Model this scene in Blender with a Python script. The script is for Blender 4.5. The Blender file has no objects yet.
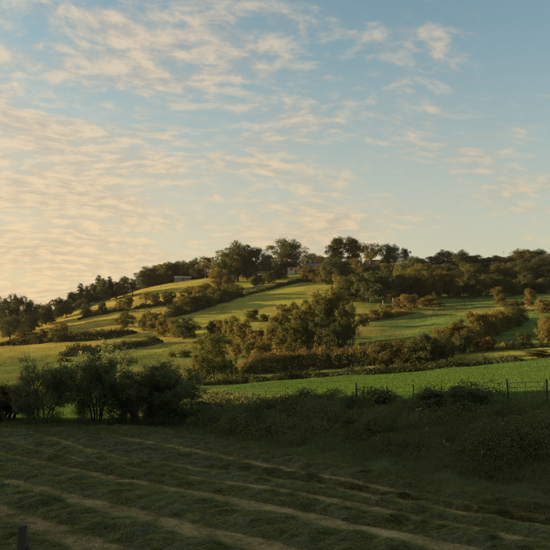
import bpy, math, random
import numpy as np
from mathutils import Vector

R = math.radians
SC = bpy.context.scene
C = SC.collection

# ------------------------------------------------------------------ camera
F, HZ, CH = 755.0, 362.0, 5.0            # focal length and horizon row in 550-px units, eye height
PITCH = math.atan((HZ - 275.0) / F)
cam_d = bpy.data.cameras.new("camera")
cam_d.sensor_width = 36.0
cam_d.lens = 36.0 * F / 550.0
cam_d.clip_end = 20000.0
cam = bpy.data.objects.new("camera", cam_d)
cam.location = (0, 0, CH)
cam.rotation_euler = (R(90) + PITCH, 0, 0)
C.objects.link(cam)
SC.camera = cam

# ------------------------------------------------------------------ light
SUN_AZ, SUN_EL = R(82.0), R(8.5)        # to the left of the view, a little ahead
SUN_STRENGTH, SKY_STRENGTH, EXPOSURE = 5.0, 0.0735, 1.72
CLX, CLY = 0.3, 2.2
S = Vector((-math.sin(SUN_AZ) * math.cos(SUN_EL), math.cos(SUN_AZ) * math.cos(SUN_EL), math.sin(SUN_EL)))
sl = bpy.data.lights.new("sun", 'SUN')
sl.energy = SUN_STRENGTH
sl.angle = R(0.6)
sl.color = (1.0, 0.71, 0.38)
sun = bpy.data.objects.new("sun", sl)
sun.rotation_euler = S.to_track_quat('Z', 'Y').to_euler()
sun.location = (-60, 10, 80)
C.objects.link(sun)

SC.view_settings.view_transform = 'Standard'
SC.view_settings.look = 'None'
SC.view_settings.exposure = EXPOSURE
SC.view_settings.gamma = 1.0
SC.view_settings.use_curve_mapping = False
SC.render.engine = 'CYCLES'
SC.cycles.max_bounces = 5
SC.cycles.diffuse_bounces = 3
SC.cycles.glossy_bounces = 1
SC.cycles.transmission_bounces = 3
SC.cycles.use_denoising = True
SC.cycles.caustics_reflective = False
SC.cycles.caustics_refractive = False


class NT:
    """small helper for building node trees"""
    def __init__(self, tree):
        self.t = tree
        self.n = tree.nodes
        self.n.clear()

    def new(self, typ, ins=None, **props):
        n = self.n.new(typ)
        for k, v in props.items():
            setattr(n, k, v)
        for k, v in (ins or {}).items():
            if isinstance(v, bpy.types.NodeSocket):
                self.t.links.new(v, n.inputs[k])
            else:
                n.inputs[k].default_value = v
        return n

    def m(self, op, a, b=0.0, c=0.0, clamp=False):
        return self.new('ShaderNodeMath', {0: a, 1: b, 2: c}, operation=op, use_clamp=clamp).outputs[0]

    def vm(self, op, a, b=(0, 0, 0)):
        return self.new('ShaderNodeVectorMath', {0: a, 1: b}, operation=op).outputs[0]

    def mix(self, f, a, b, blend='MIX'):
        return self.new('ShaderNodeMix', {0: f, 6: a, 7: b}, data_type='RGBA', blend_type=blend).outputs[2]

    def rng(self, v, a, b, c=0.0, d=1.0, smooth=True):
        return self.new('ShaderNodeMapRange', {0: v, 1: a, 2: b, 3: c, 4: d},
                        interpolation_type='SMOOTHSTEP' if smooth else 'LINEAR').outputs[0]

    def noise(self, vec, scale, detail=4, rough=0.55, dist=0.0):
        return self.new('ShaderNodeTexNoise', {'Vector': vec, 'Scale': scale, 'Detail': detail,
                                               'Roughness': rough, 'Distortion': dist}).outputs[0]


# ------------------------------------------------------------------ sky
world = bpy.data.worlds.new("World")
SC.world = world
world.use_nodes = True
w = NT(world.node_tree)
sky = w.new('ShaderNodeTexSky', sky_type='NISHITA', sun_disc=False, sun_elevation=SUN_EL,
            sun_rotation=-SUN_AZ, altitude=100.0, air_density=1.0, dust_density=1.5, ozone_density=0.7)
gen = w.new('ShaderNodeTexCoord').outputs['Generated']
d = w.vm('NORMALIZE', gen)
sep = w.new('ShaderNodeSeparateXYZ', {0: d})
dx, dy, dz = sep.outputs
up = w.m('ADD', w.m('MAXIMUM', dz, 0.0), 0.22)
px, py = w.m('DIVIDE', dx, up), w.m('DIVIDE', dy, up)
# cloud-sheet coordinates turned so that the streaks run slightly uphill to the right
ca, sa = math.cos(R(-14)), math.sin(R(-14))
qx = w.m('ADD', w.m('MULTIPLY', px, ca), w.m('MULTIPLY', py, -sa))
qy = w.m('ADD', w.m('MULTIPLY', px, sa), w.m('MULTIPLY', py, ca))
p = w.new('ShaderNodeCombineXYZ', {0: qx, 1: qy, 2: 0.0}).outputs[0]
west = w.m('ADD', w.m('MULTIPLY', dx, S.x), w.m('MULTIPLY', dy, S.y))      # -1 .. 1 toward the sunset
warp = w.new('ShaderNodeTexNoise', {'Vector': p, 'Scale': 2.2, 'Detail': 3.0}).outputs[1]
p2 = w.vm('ADD', p, w.vm('MULTIPLY', w.vm('SUBTRACT', warp, (0.5, 0.5, 0.5)), (0.22, 0.22, 0)))
patch = w.noise(w.vm('MULTIPLY', w.vm('ADD', p2, (CLX, CLY, 0.0)), (0.9, 1.25, 1)), 2.5, 5, 0.58)
puff = w.noise(w.vm('MULTIPLY', p2, (1.0, 1.15, 1)), 19.0, 6, 0.64)
ripple = w.noise(w.vm('MULTIPLY', w.vm('ADD', p2, (5.0, 2.0, 0)), (0.75, 1.6, 1)), 13.0, 5, 0.6)
tex = w.m('ADD', w.m('MULTIPLY', puff, 0.5), w.m('MULTIPLY', ripple, 0.5))
dens = w.m('ADD', w.m('ADD', w.m('MULTIPLY', patch, 1.0), w.m('MULTIPLY', tex, 0.95)), w.m('SUBTRACT', w.m('MULTIPLY', west, 0.40), w.rng(dz, 0.18, 0.46, 0.0, 0.075)))
cl = w.rng(dens, 0.87, 1.22)
# thin veil that thickens with the path length toward the horizon and toward the sunset
veil = w.m('MULTIPLY', w.rng(dz, 0.46, 0.04), w.m('ADD', 0.74, w.m('MULTIPLY', west, 0.35)))
veil = w.m('MULTIPLY', veil, w.m('ADD', 0.80, w.m('MULTIPLY', tex, 0.4)), clamp=True)
skyc = w.mix(1.0, sky.outputs[0], (0.85, 0.965, 0.885, 1), 'MULTIPLY')
K = 1.0 / SKY_STRENGTH
warm = w.mix(w.rng(dz, 0.02, 0.40), (0.249 * K, 0.188 * K, 0.109 * K, 1), (0.221 * K, 0.179 * K, 0.130 * K, 1))
warm = w.mix(w.rng(west, -0.7, 0.9), w.mix(1.0, warm, (0.74, 0.78, 0.86, 1), 'MULTIPLY'), warm)
c1 = w.mix(veil, skyc, warm)
shade_c = w.mix(w.rng(tex, 0.40, 0.60), w.mix(1.0, warm, (0.80, 0.82, 0.88, 1), 'MULTIPLY'), w.mix(1.0, warm, (1.20, 1.16, 1.10, 1), 'MULTIPLY'))
c2 = w.mix(w.m('MULTIPLY', cl, 0.76), c1, shade_c)
bg = w.new('ShaderNodeBackground', {0: c2, 1: SKY_STRENGTH})
w.new('ShaderNodeOutputWorld', {0: bg.outputs[0]})

# ------------------------------------------------------------------ noise in numpy
def _hash(ix, iy, seed):
    h = (ix.astype(np.int64) * 374761393 + iy.astype(np.int64) * 668265263 + seed * 1274126177) & 0xFFFFFFFF
    h = ((h ^ (h >> 13)) * 1274126177) & 0xFFFFFFFF
    return ((h ^ (h >> 16)) & 0xFFFFFF) / float(0xFFFFFF)

def vnoise(x, y, seed=0):
    x = np.asarray(x, float); y = np.asarray(y, float)
    ix, iy = np.floor(x), np.floor(y)
    fx, fy = x - ix, y - iy
    fx, fy = fx * fx * (3 - 2 * fx), fy * fy * (3 - 2 * fy)
    a, b = _hash(ix, iy, seed), _hash(ix + 1, iy, seed)
    c, e = _hash(ix, iy + 1, seed), _hash(ix + 1, iy + 1, seed)
    return (a * (1 - fx) + b * fx) * (1 - fy) + (c * (1 - fx) + e * fx) * fy

def fbm(x, y, seed=0, o=4):
    t, a, s = 0, 0.5, 0
    for i in range(o):
        t = t + a * vnoise(x * 2 ** i, y * 2 ** i, seed + i * 17); s += a; a *= 0.55
    return t / s

def sstep(a, b, x):
    t = np.clip((np.asarray(x, float) - a) / (b - a), 0, 1)
    return t * t * (3 - 2 * t)

# ------------------------------------------------------------------ pixel <-> place
CP, SP = math.cos(PITCH), math.sin(PITCH)
def ray(u, v, Y):
    """point at forward distance Y seen at picture position (u, v)"""
    a, b = (np.asarray(u, float) - 275) / F, (275 - np.asarray(v, float)) / F
    t = Y / (CP - b * SP)
    return a * t, CH + t * (SP + b * CP)

# ------------------------------------------------------------------ terrain
UC = np.array([-50, 0, 50, 100, 150, 200, 250, 300, 350, 400, 450, 500, 550, 600.])
ROWS = [
    (85,  [404, 404, 404, 402, 400, 397, 393.5, 390, 386, 382, 379, 376, 374, 372]),
    (130, [389, 389, 389, 389, 389, 389, 384, 381, 378, 374, 369.5, 364.5, 360, 355]),
    (165, [378, 377, 376, 376, 375, 374, 372, 369, 364, 359, 354, 350, 347, 344]),
    (200, [366, 365, 364, 362, 360, 357, 354, 350, 345, 341, 337, 333, 329, 325]),
    (250, [350, 348, 344, 339, 336, 333, 329, 323.5, 318.5, 316, 312, 307.5, 303.5, 300]),
    (300, [338, 336, 329, 319, 313, 309, 305.5, 300.5, 296.5, 296, 294, 292, 290, 288]),
    (350, [330, 327, 315, 301.5, 295, 291.5, 287.5, 283, 279.5, 279, 278, 277, 276, 275]),
    (400, [328, 326, 316, 303, 284.5, 277, 275, 272, 268.5, 268, 268, 268, 268, 267]),
    (450, [332, 330, 321, 309, 291, 283, 281, 278, 275, 274, 274, 274, 274, 273]),
]
RY = np.array([20, 40] + [r[0] for r in ROWS], float)
z40 = np.array([0, 0, 0, .2, .6, 1.0, 1.3, 1.6, 1.85, 2.1, 2.35, 2.6, 2.8, 3.0])
RZ = np.array([z40, z40] + [ray(UC, np.array(r[1], float), r[0])[1] for r in ROWS])
GU = np.arange(-150, 701, 10.0)
GY = np.arange(20, 471, 2.0)
tmp = np.array([np.interp(GU, UC, row) for row in RZ])
TZ = np.array([np.interp(GY, RY, tmp[:, j]) for j in range(len(GU))]).T
def blur(A, s, axis):
    k = np.exp(-0.5 * (np.arange(-3 * s, 3 * s + 1) / s) ** 2); k /= k.sum()
    P = np.pad(A, [(3 * s, 3 * s) if i == axis else (0, 0) for i in range(2)], mode='reflect', reflect_type='odd')
    return np.apply_along_axis(lambda r: np.convolve(r, k, mode='valid'), axis, P)
TZ = blur(blur(TZ, 4, 0), 2, 1)

def table(u, y):
    fu = np.clip((u - GU[0]) / 10.0, 0, len(GU) - 1.001); fy = np.clip((y - 20) / 2.0, 0, len(GY) - 1.001)
    i, j = fu.astype(int), fy.astype(int); a, b = fu - i, fy - j
    return (TZ[j, i] * (1 - a) + TZ[j, i + 1] * a) * (1 - b) + (TZ[j + 1, i] * (1 - a) + TZ[j + 1, i + 1] * a) * b

BANK0, BANK1 = (-8.0, 58.0), (10.0, 28.0)        # foot of the bank
FEN0, FEN1 = (-8.5, 82.0), (13.5, 42.0)          # fence line on top
def side(x, y, A, B):
    ax, ay = B[0] - A[0], B[1] - A[1]; L = math.hypot(ax, ay)
    return (-(x - A[0]) * ay + (y - A[1]) * ax) / L   # >0 beyond the line
def bank_frac(x, y):
    b, f = side(x, y, BANK0, BANK1), side(x, y, FEN0, FEN1)
    return np.clip(b / np.maximum(b - f, 0.5), 0, 1) * (b > 0)

def ground_z(x, y):
    x = np.asarray(x, float); y = np.asarray(y, float)
    yy = np.maximum(y, 18.0)
    u = 275 + F * x / yy
    for _ in range(2):
        z = table(np.clip(u, -60, 620), yy)
        b = np.clip((z - CH) / yy, -.3, .2)
        u = 275 + F * x / yy / (CP + b * SP) * (CP * CP + SP * SP)
    z = table(np.clip(u, -60, 620), yy)
    z = z * (1 - sstep(470, 1300, y))
    fr = bank_frac(x, y)
    fr = np.where(y > 110, 1.0, fr)
    z = z * (fr ** 0.8)
    # camera stands on a grassy slope
    z = z + 3.4 * sstep(19.0, 1.0, y) * sstep(60, 25, np.abs(x)) * (fr < 0.02)
    # unseen hill added off to the left, keeping low sun off the near fields
    dl = np.minimum((-x - 0.44 * y - 10) / 1.09, -x - 12)
    z = z + 40 * sstep(0, 120, dl) * (1 - sstep(58, 118, y))
    # gentle unevenness
    far = sstep(60, 140, y)
    z = z + (fbm(x / 14, y / 14, 5, 3) - 0.5) * (0.10 + 1.3 * far) * (1 - sstep(420, 600, y)) + (fbm(x / 3, y / 3, 9, 2) - .5) * (0.08 + 0.12 * far)
    return z

def gz(x, y):
    return float(ground_z(np.array([x]), np.array([y]))[0])

_YS = np.arange(60, 448, 0.5)
def place(u, v):
    """first ground point seen at picture position (u, v)"""
    X, Z = ray(u, v, _YS)
    G = ground_z(X, _YS)
    hit = np.nonzero(G >= Z)[0]
    i = hit[0] if len(hit) else len(_YS) - 60
    return float(X[i]), float(_YS[i]), float(G[i])

# ------------------------------------------------------------------ helpers
def tag(o, label=None, cat=None, group=None, kind=None):
    if label: o["label"] = label
    if cat: o["category"] = cat
    if group: o["group"] = group
    if kind: o["kind"] = kind
    return o

def np_mesh(name, V, Q, attrs=None, smooth=False):
    """mesh from arrays; Q is (n,4) or (n,3)"""
    me = bpy.data.meshes.new(name)
    V = np.asarray(V, np.float32); Q = np.asarray(Q, np.int32); k = Q.shape[1]
    me.vertices.add(len(V)); me.vertices.foreach_set("co", V.ravel())
    me.loops.add(Q.size); me.loops.foreach_set("vertex_index", Q.ravel())
    me.polygons.add(len(Q))
    me.polygons.foreach_set("loop_start", np.arange(0, Q.size, k, dtype=np.int32))
    if smooth:
        me.polygons.foreach_set("use_smooth", np.ones(len(Q), bool))
    me.update(calc_edges=True)
    for an, (typ, data) in (attrs or {}).items():
        at = me.attributes.new(an, typ, 'POINT')
        at.data.foreach_set("color" if typ == 'FLOAT_COLOR' else "value", np.asarray(data, np.float32).ravel())
    return me

def link(name, me, mat=None, parent=None):
    o = bpy.data.objects.new(name, me)
    C.objects.link(o)
    if mat is not None:
        if len(me.materials) == 0:
            me.materials.append(mat)
        else:
            o.material_slots[0].link = 'OBJECT'
            o.material_slots[0].material = mat
    if parent is not None:
        o.parent = parent
    return o

def empty(name, loc, rz=0.0, scale=(1, 1, 1)):
    o = bpy.data.objects.new(name, None)
    C.objects.link(o)
    o.location = loc; o.rotation_euler = (0, 0, rz); o.scale = scale
    o.empty_display_size = 0.2
    return o

def unit(a):
    return a / np.maximum(np.linalg.norm(a, axis=-1, keepdims=True), 1e-9)

def leaves(Cn, Nn, size, rng, aspect=0.55):
    """diamond leaves at points Cn facing Nn; returns V, Q, per-vertex random"""
    n = len(Cn)
    Nn = unit(Nn)
    t = unit(np.cross(Nn, unit(rng.normal(size=(n, 3)))))
    b = np.cross(Nn, t)
    s = (np.broadcast_to(size, (n,)) * rng.uniform(0.65, 1.35, n))[:, None]
    V = np.stack([Cn - t * s * .5, Cn + b * s * .5 * aspect + Nn * s * .12, Cn + t * s * .5, Cn - b * s * .5 * aspect + Nn * s * .12], 1).reshape(-1, 3)
    Q = np.arange(n * 4).reshape(-1, 4)
    return V, Q, np.repeat(rng.random(n), 4)

def tube(pts, rad, seg=6):
    pts = np.asarray(pts, float); n = len(pts)
    V, Q = [], []
    for i in range(n):
        dd = unit(pts[min(i + 1, n - 1)] - pts[max(i - 1, 0)])
        a = np.cross(dd, (0.3, 1, 0.1)); a = unit(a); b = np.cross(dd, a)
        for k in range(seg):
            an = 2 * math.pi * k / seg
            V.append(pts[i] + (a * math.cos(an) + b * math.sin(an)) * rad[i])
    for i in range(n - 1):
        for k in range(seg):
            k2 = (k + 1) % seg
            Q.append((i * seg + k, i * seg + k2, (i + 1) * seg + k2, (i + 1) * seg + k))
    return np.array(V), np.array(Q)

def merge(parts):
    V, Q, o = [], [], 0
    for v, q in parts:
        V.append(v); Q.append(q + o); o += len(v)
    return np.concatenate(V), np.concatenate(Q)

def boxes(bl):
    """boxes given as (x0,x1,y0,y1,z0,z1)"""
    V, Q = [], []
    for x0, x1, y0, y1, z0, z1 in bl:
        o = len(V)
        V += [(x0, y0, z0), (x1, y0, z0), (x1, y1, z0), (x0, y1, z0), (x0, y0, z1), (x1, y0, z1), (x1, y1, z1), (x0, y1, z1)]
        Q += [(o, o + 3, o + 2, o + 1), (o + 4, o + 5, o + 6, o + 7), (o, o + 1, o + 5, o + 4), (o + 1, o + 2, o + 6, o + 5), (o + 2, o + 3, o + 7, o + 6), (o + 3, o, o + 4, o + 7)]
    return np.array(V, float), np.array(Q)

# ------------------------------------------------------------------ materials
def foliage_mat(name, a, b, trans=0.35, attr='rnd', warm=None, wscale=1.0):
    m = bpy.data.materials.new(name); m.use_nodes = True
    t = NT(m.node_tree)
    r = t.new('ShaderNodeAttribute', attribute_name=attr).outputs['Fac']
    co = t.new('ShaderNodeNewGeometry').outputs['Position']
    oi = t.new('ShaderNodeObjectInfo').outputs['Random']
    nz = t.rng(t.noise(co, 0.55 * wscale, 3), 0.36, 0.66)
    f = t.m('ADD', t.m('MULTIPLY', r, 0.6), t.m('MULTIPLY', nz, 0.4))
    col = t.mix(f, a + (1,), b + (1,))
    if warm:
        wn = t.m('MULTIPLY', t.rng(t.noise(t.vm('ADD', co, (31.0, 7.0, 3.0)), 0.35 * wscale, 3), 0.50, 0.68), 0.75)
        col = t.mix(wn, col, warm + (1,))
    val = t.new('ShaderNodeHueSaturation', {'Value': t.m('ADD', 0.8, t.m('MULTIPLY', oi, 0.4)), 'Hue': t.m('ADD', 0.49, t.m('MULTIPLY', oi, 0.02)), 'Color': col}).outputs[0]
    df = t.new('ShaderNodeBsdfDiffuse', {'Color': val}).outputs[0]
    tr = t.new('ShaderNodeBsdfTranslucent', {'Color': t.mix(1.0, val, (1.25, 1.15, 0.7, 1), 'MULTIPLY')}).outputs[0]
    mx = t.new('ShaderNodeMixShader', {0: trans, 1: df, 2: tr}).outputs[0]
    t.new('ShaderNodeOutputMaterial', {0: mx})
    return m

def plain_mat(name, a, b, scale=3.0, rough=0.85, bump=0.0, stretch=(1, 1, 1)):
    m = bpy.data.materials.new(name); m.use_nodes = True
    t = NT(m.node_tree)
    co = t.new('ShaderNodeTexCoord').outputs['Object']
    n = t.noise(t.vm('MULTIPLY', co, stretch), scale, 5, 0.6)
    col = t.mix(t.rng(n, 0.3, 0.7), a + (1,), b + (1,))
    ins = {'Base Color': col, 'Roughness': rough}
    if bump:
        ins['Normal'] = t.new('ShaderNodeBump', {'Height': n, 'Strength': bump, 'Distance': 0.05}).outputs[0]
    bs = t.new('ShaderNodeBsdfPrincipled', ins)
    t.new('ShaderNodeOutputMaterial', {0: bs.outputs[0]})
    return m

M = {
    'dark':   foliage_mat('dark_leaves', (0.043, 0.053, 0.027), (0.092, 0.100, 0.046), trans=0.42),
    'green':  foliage_mat('green_leaves', (0.060, 0.074, 0.027), (0.125, 0.132, 0.042), trans=0.42, warm=(0.13, 0.105, 0.032)),
    'olive':  foliage_mat('olive_leaves', (0.086, 0.085, 0.028), (0.165, 0.150, 0.046), trans=0.42, warm=(0.16, 0.110, 0.036)),
    'rust':   foliage_mat('rust_leaves', (0.098, 0.083, 0.029), (0.185, 0.142, 0.046), trans=0.42, warm=(0.10, 0.100, 0.033)),
    'brown':  foliage_mat('brown_leaves', (0.066, 0.064, 0.028), (0.122, 0.103, 0.040), trans=0.42, warm=(0.066, 0.074, 0.027)),
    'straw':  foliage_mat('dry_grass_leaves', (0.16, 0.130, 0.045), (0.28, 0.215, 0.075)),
    'needle': foliage_mat('pine_needles', (0.020, 0.028, 0.012), (0.045, 0.050, 0.020), trans=0.15),
    'near':   foliage_mat('near_bush_leaves', (0.092, 0.112, 0.062), (0.165, 0.184, 0.100), trans=0.52, wscale=2.0),
    'near2':  foliage_mat('near_hazel_leaves', (0.075, 0.065, 0.034), (0.130, 0.110, 0.054), trans=0.45, wscale=2.0),
    'bark':   plain_mat('bark', (0.030, 0.026, 0.020), (0.080, 0.068, 0.052), 6.0, 0.9, 0.4, (4, 4, 1)),
    'bark2':  plain_mat('dark_bark', (0.020, 0.018, 0.014), (0.050, 0.044, 0.034), 6.0, 0.9, 0.4, (4, 4, 1)),
    'post':   plain_mat('weathered_post', (0.016, 0.015, 0.012), (0.046, 0.040, 0.032), 9.0, 0.9, 0.4, (6, 6, 1)),
    'wire':   plain_mat('fence_wire', (0.04, 0.04, 0.04), (0.08, 0.075, 0.07), 9.0, 0.6),
    'gate':   plain_mat('galvanised_gate', (0.05, 0.05, 0.048), (0.09, 0.088, 0.084), 9.0, 0.5),
    'cut':    foliage_mat('cut_grass', (0.078, 0.086, 0.030), (0.270, 0.262, 0.095), trans=0.25, wscale=3.0, warm=(0.190, 0.175, 0.078)),
    'cutbed': plain_mat('cut_grass_bed', (0.038, 0.042, 0.017), (0.105, 0.106, 0.044), 6.0, 1.0, 0.6),
    'stub':   foliage_mat('stubble', (0.42, 0.33, 0.150), (0.68, 0.55, 0.29), trans=0.2, wscale=3.0, warm=(0.085, 0.085, 0.03)),
    'rough':  foliage_mat('rough_grass', (0.072, 0.092, 0.034), (0.165, 0.185, 0.070), trans=0.3, wscale=2.0, warm=(0.105, 0.085, 0.038)),
    'bramble': foliage_mat('bramble_leaves', (0.066, 0.082, 0.043), (0.230, 0.250, 0.110), trans=0.4, wscale=1.2),
    'scrub':  foliage_mat('bramble_bush_leaves', (0.062, 0.078, 0.043), (0.145, 0.165, 0.080), trans=0.4, wscale=1.5),
    'stalk':  foliage_mat('dry_stalks', (0.085, 0.085, 0.045), (0.22, 0.20, 0.11), trans=0.2, wscale=3.0),
    'flower': foliage_mat('pale_seed_heads', (0.22, 0.20, 0.15), (0.36, 0.33, 0.26), trans=0.3),
    'meadow': foliage_mat('meadow_grass', (0.050, 0.102, 0.022), (0.105, 0.172, 0.042), trans=0.4, wscale=0.6),
    'tuft':   foliage_mat('pasture_tufts', (0.10, 0.105, 0.020), (0.215, 0.195, 0.045), trans=0.4, wscale=0.3),
    'white':  plain_mat('limewash', (0.27, 0.235, 0.20), (0.36, 0.315, 0.27), 2.0),
    'pink':   plain_mat('pink_render', (0.60, 0.42, 0.33), (0.72, 0.52, 0.42), 2.0),
    'slate':  plain_mat('slate_roof', (0.055, 0.055, 0.06), (0.12, 0.115, 0.115), 4.0, 0.6),
    'tile':   plain_mat('red_tile_roof', (0.13, 0.07, 0.045), (0.20, 0.10, 0.065), 4.0, 0.8),
    'barn':   plain_mat('grey_sheeting', (0.09, 0.095, 0.10), (0.16, 0.16, 0.165), 3.0, 0.6),
    'glass':  plain_mat('window_pane', (0.02, 0.025, 0.03), (0.04, 0.045, 0.05), 2.0, 0.1),
    'door':   plain_mat('door_paint', (0.05, 0.07, 0.06), (0.08, 0.10, 0.09), 2.0, 0.5),
    'stone':  plain_mat('dry_stone', (0.16, 0.14, 0.115), (0.42, 0.37, 0.30), 1.3, 0.9, 0.5),
    'steel':  plain_mat('mast_steel', (0.20, 0.20, 0.20), (0.30, 0.30, 0.30), 2.0, 0.5),
}

# ground: field colours come from a colour attribute (each field's own crop), broken up by noise
gm = bpy.data.materials.new('field_grass'); gm.use_nodes = True
t = NT(gm.node_tree)
co = t.new('ShaderNodeNewGeometry').outputs['Position']
base = t.new('ShaderNodeAttribute', attribute_name='tint').outputs['Color']
n1 = t.noise(co, 0.09, 5, 0.6)
n2 = t.noise(t.vm('MULTIPLY', co, (1, 1, 0.3)), 1.3, 6, 0.65)
n3 = t.noise(t.vm('MULTIPLY', co, (0.25, 1.0, 0.5)), 0.6, 4, 0.6)
f = t.m('ADD', t.m('ADD', t.m('MULTIPLY', n1, 0.7), t.m('MULTIPLY', n2, 0.75)), t.m('MULTIPLY', n3, 0.5))
v = t.m('ADD', -0.10, t.m('MULTIPLY', f, 1.15))
col = t.new('ShaderNodeHueSaturation', {'Value': v, 'Color': base, 'Saturation': t.m('ADD', 0.85, t.m('MULTIPLY', n1, 0.25)), 'Hue': t.m('ADD', 0.475, t.m('MULTIPLY', n3, 0.05))}).outputs[0]
bmp = t.new('ShaderNodeBump', {'Height': t.m('ADD', n2, n3), 'Strength': 0.55, 'Distance': 0.25}).outputs[0]
bs = t.new('ShaderNodeBsdfDiffuse', {'Color': col, 'Roughness': 0.6, 'Normal': bmp})
t.new('ShaderNodeOutputMaterial', {0: bs.outputs[0]})

# ------------------------------------------------------------------ ground sheet
def stretch(a, b, step, far):
    core = np.arange(a, b + step * .5, step)
    g = step * 1.22 ** np.arange(1, 60); g = np.cumsum(g)
    g = g[g < far]
    return np.concatenate([a - g[::-1], core, b + g])
gx = stretch(-190, 230, 2.0, 9000); gy = stretch(-4, 470, 1.9, 9000)
XX, YY = np.meshgrid(gx, gy)
ZZ = ground_z(XX, YY)
def colmix(c0, c1, f):
    return c0 * (1 - f[..., None]) + np.array(c1) * f[..., None]
def field_col(x, y):
    """own colour of the crop or grass in each field"""
    uu = 275 + F * x / np.maximum(y, 18); fr = bank_frac(x, y)
    col = np.zeros(x.shape + (3,)) + np.array((0.070, 0.074, 0.030))
    col = colmix(col, (0.380, 0.295, 0.135), (fr <= 0) * sstep(60, 56, y) * sstep(-2.6, -4.4, side(x, y, BANK0, BANK1)))        # mown field
    col = colmix(col, (0.085, 0.096, 0.044), (fr > 0) * 1.0)                            # under the brambles
    past = np.maximum(sstep(0.93, 1.0, fr), sstep(62, 66, y) * (x < -4))
    col = colmix(col, (0.080, 0.142, 0.034), past * 1.0)                                # lush meadow
    col = colmix(col, (0.150, 0.175, 0.040), sstep(131, 134, y))                        # pasture
    col = colmix(col, (0.280, 0.275, 0.046), sstep(195, 240, y) * sstep(400, 330, uu))
    wob = (fbm(x / 30, y / 30, 21, 3) - .5) * 60
    gold = sstep(205, 255, y) * sstep(255, 120, uu + wob)
    col = colmix(col, (0.390, 0.300, 0.058), gold * 0.9)                                # drier grass on the left shoulder
    strip = sstep(134, 136, y) * sstep(200, 180, y) * sstep(300, 360, uu)
    col = colmix(col, (0.20, 0.205, 0.038), strip)
    rg = sstep(172, 180, y) * sstep(330, 400, uu)
    col = colmix(col, (0.105, 0.148, 0.036), rg)
    dry = sstep(.56, .70, fbm(x / 26 + 9, y / 9, 33, 3)) * sstep(134, 140, y)            # tawny drier streaks
    return colmix(col, (0.27, 0.19, 0.05), dry * .55)
col = field_col(XX, YY)
nV = XX.size
idx = np.arange(nV).reshape(XX.shape)
Q = np.stack([idx[:-1, :-1], idx[:-1, 1:], idx[1:, 1:], idx[1:, :-1]], -1).reshape(-1, 4)
tint = np.concatenate([col.reshape(-1, 3), np.ones((nV, 1))], 1)
g = link('ground', np_mesh('ground', np.stack([XX, YY, ZZ], -1).reshape(-1, 3), Q, {'tint': ('FLOAT_COLOR', tint)}, True), gm)
tag(g, kind='structure')

# ------------------------------------------------------------------ blades
def blades(P, L, W, head, rise, droop, rng):
    """curved ribbons: P base points, head azimuth, rise/droop heights at mid and tip"""
    n = len(P)
    dd = np.stack([np.cos(head), np.sin(head), np.zeros(n)], 1)
    sd = np.stack([-np.sin(head), np.cos(head), rng.normal(0, .5, n)], 1); sd = unit(sd)
    p0 = P
    p1 = P + dd * (L * .45)[:, None]; p1[:, 2] += rise
    p2 = P + dd * L[:, None]; p2[:, 2] += droop
    h = (W * .5)[:, None] * sd
    V = np.stack([p0 - h, p0 + h, p1 - h * .9, p1 + h * .9, p2], 1).reshape(-1, 3)
    o = np.arange(n)[:, None] * 5
    tri = np.concatenate([o + np.array([[0, 1, 3]]), o + np.array([[0, 3, 2]]), o + np.array([[2, 3, 4]])], 0)
    return V, tri, np.repeat(rng.random(n), 5)

def spikes(P, L, W, head, rise, droop, rng):
    n = len(P)
    sd = np.stack([-np.sin(head), np.cos(head), np.zeros(n)], 1) * (W * .6)[:, None]
    tip = P + np.stack([np.cos(head) * L, np.sin(head) * L, np.maximum(rise, droop)], 1)
    V = np.stack([P - sd, P + sd, tip], 1).reshape(-1, 3)
    return V, np.arange(n * 3).reshape(-1, 3), np.repeat(rng.random(n), 3)

def in_view(x, y, m=1.06):
    return (np.abs(x) < 0.372 * y * m + 2.0) & (y > 15.5)

# lines of bare stubble between the swaths (each is a line on the ground: x, y)
GAPS = [
    ([(-9.8, 21.6), (-4.6, 15.5)], .8),
    ([(-9.8, 27), (-4.4, 20.3)], 1.50),
    ([(-12.3, 33.7), (-5.9, 27.0), (.4, 20.3)], 1.30),
    ([(-15.6, 42.9), (-7.9, 34.4), (-.93, 27.6), (5.2, 20.6)], 1.10),
    ([(-17.8, 49.7), (-10.1, 39.3), (1.2, 29.3), (7.6, 21.5)], 0.80),
    ([(-15.4, 51.5), (-9, 41), (2.2, 31.0), (8.9, 22.8)], 0.78),
    ([(-12.2, 54), (-9.5, 50), (-3, 41), (.5, 36), (4.5, 30.4), (9.9, 23.4)], 1.05),
    ([(-7.2, 55.5), (-1, 44.8), (4.2, 36.2), (8.2, 29.6), (12, 23.5)], 0.60),
]
def polyline(pts, q, ext=5.0):
    P = np.array(pts, float)
    a = P[0] + unit(P[0] - P[1]) * ext; b = P[-1] + unit(P[-1] - P[-2]) * ext
    P = np.vstack([a, P, b])
    s = np.concatenate([[0], np.cumsum(np.linalg.norm(np.diff(P, axis=0), axis=1))]); s /= s[-1]
    X = np.interp(q, s, P[:, 0]); Y = np.interp(q, s, P[:, 1])
    return X, Y
QF = np.linspace(0, 1, 400)
LN = []
for pts, wd in GAPS:
    X, Y = polyline(pts, QF)
    k = np.ones(41) / 41.0
    X = np.convolve(np.pad(X, 20, mode='reflect', reflect_type='odd'), k, 'valid'); Y = np.convolve(np.pad(Y, 20, mode='reflect', reflect_type='odd'), k, 'valid')
    LN.append((X, Y, wd))

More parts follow.
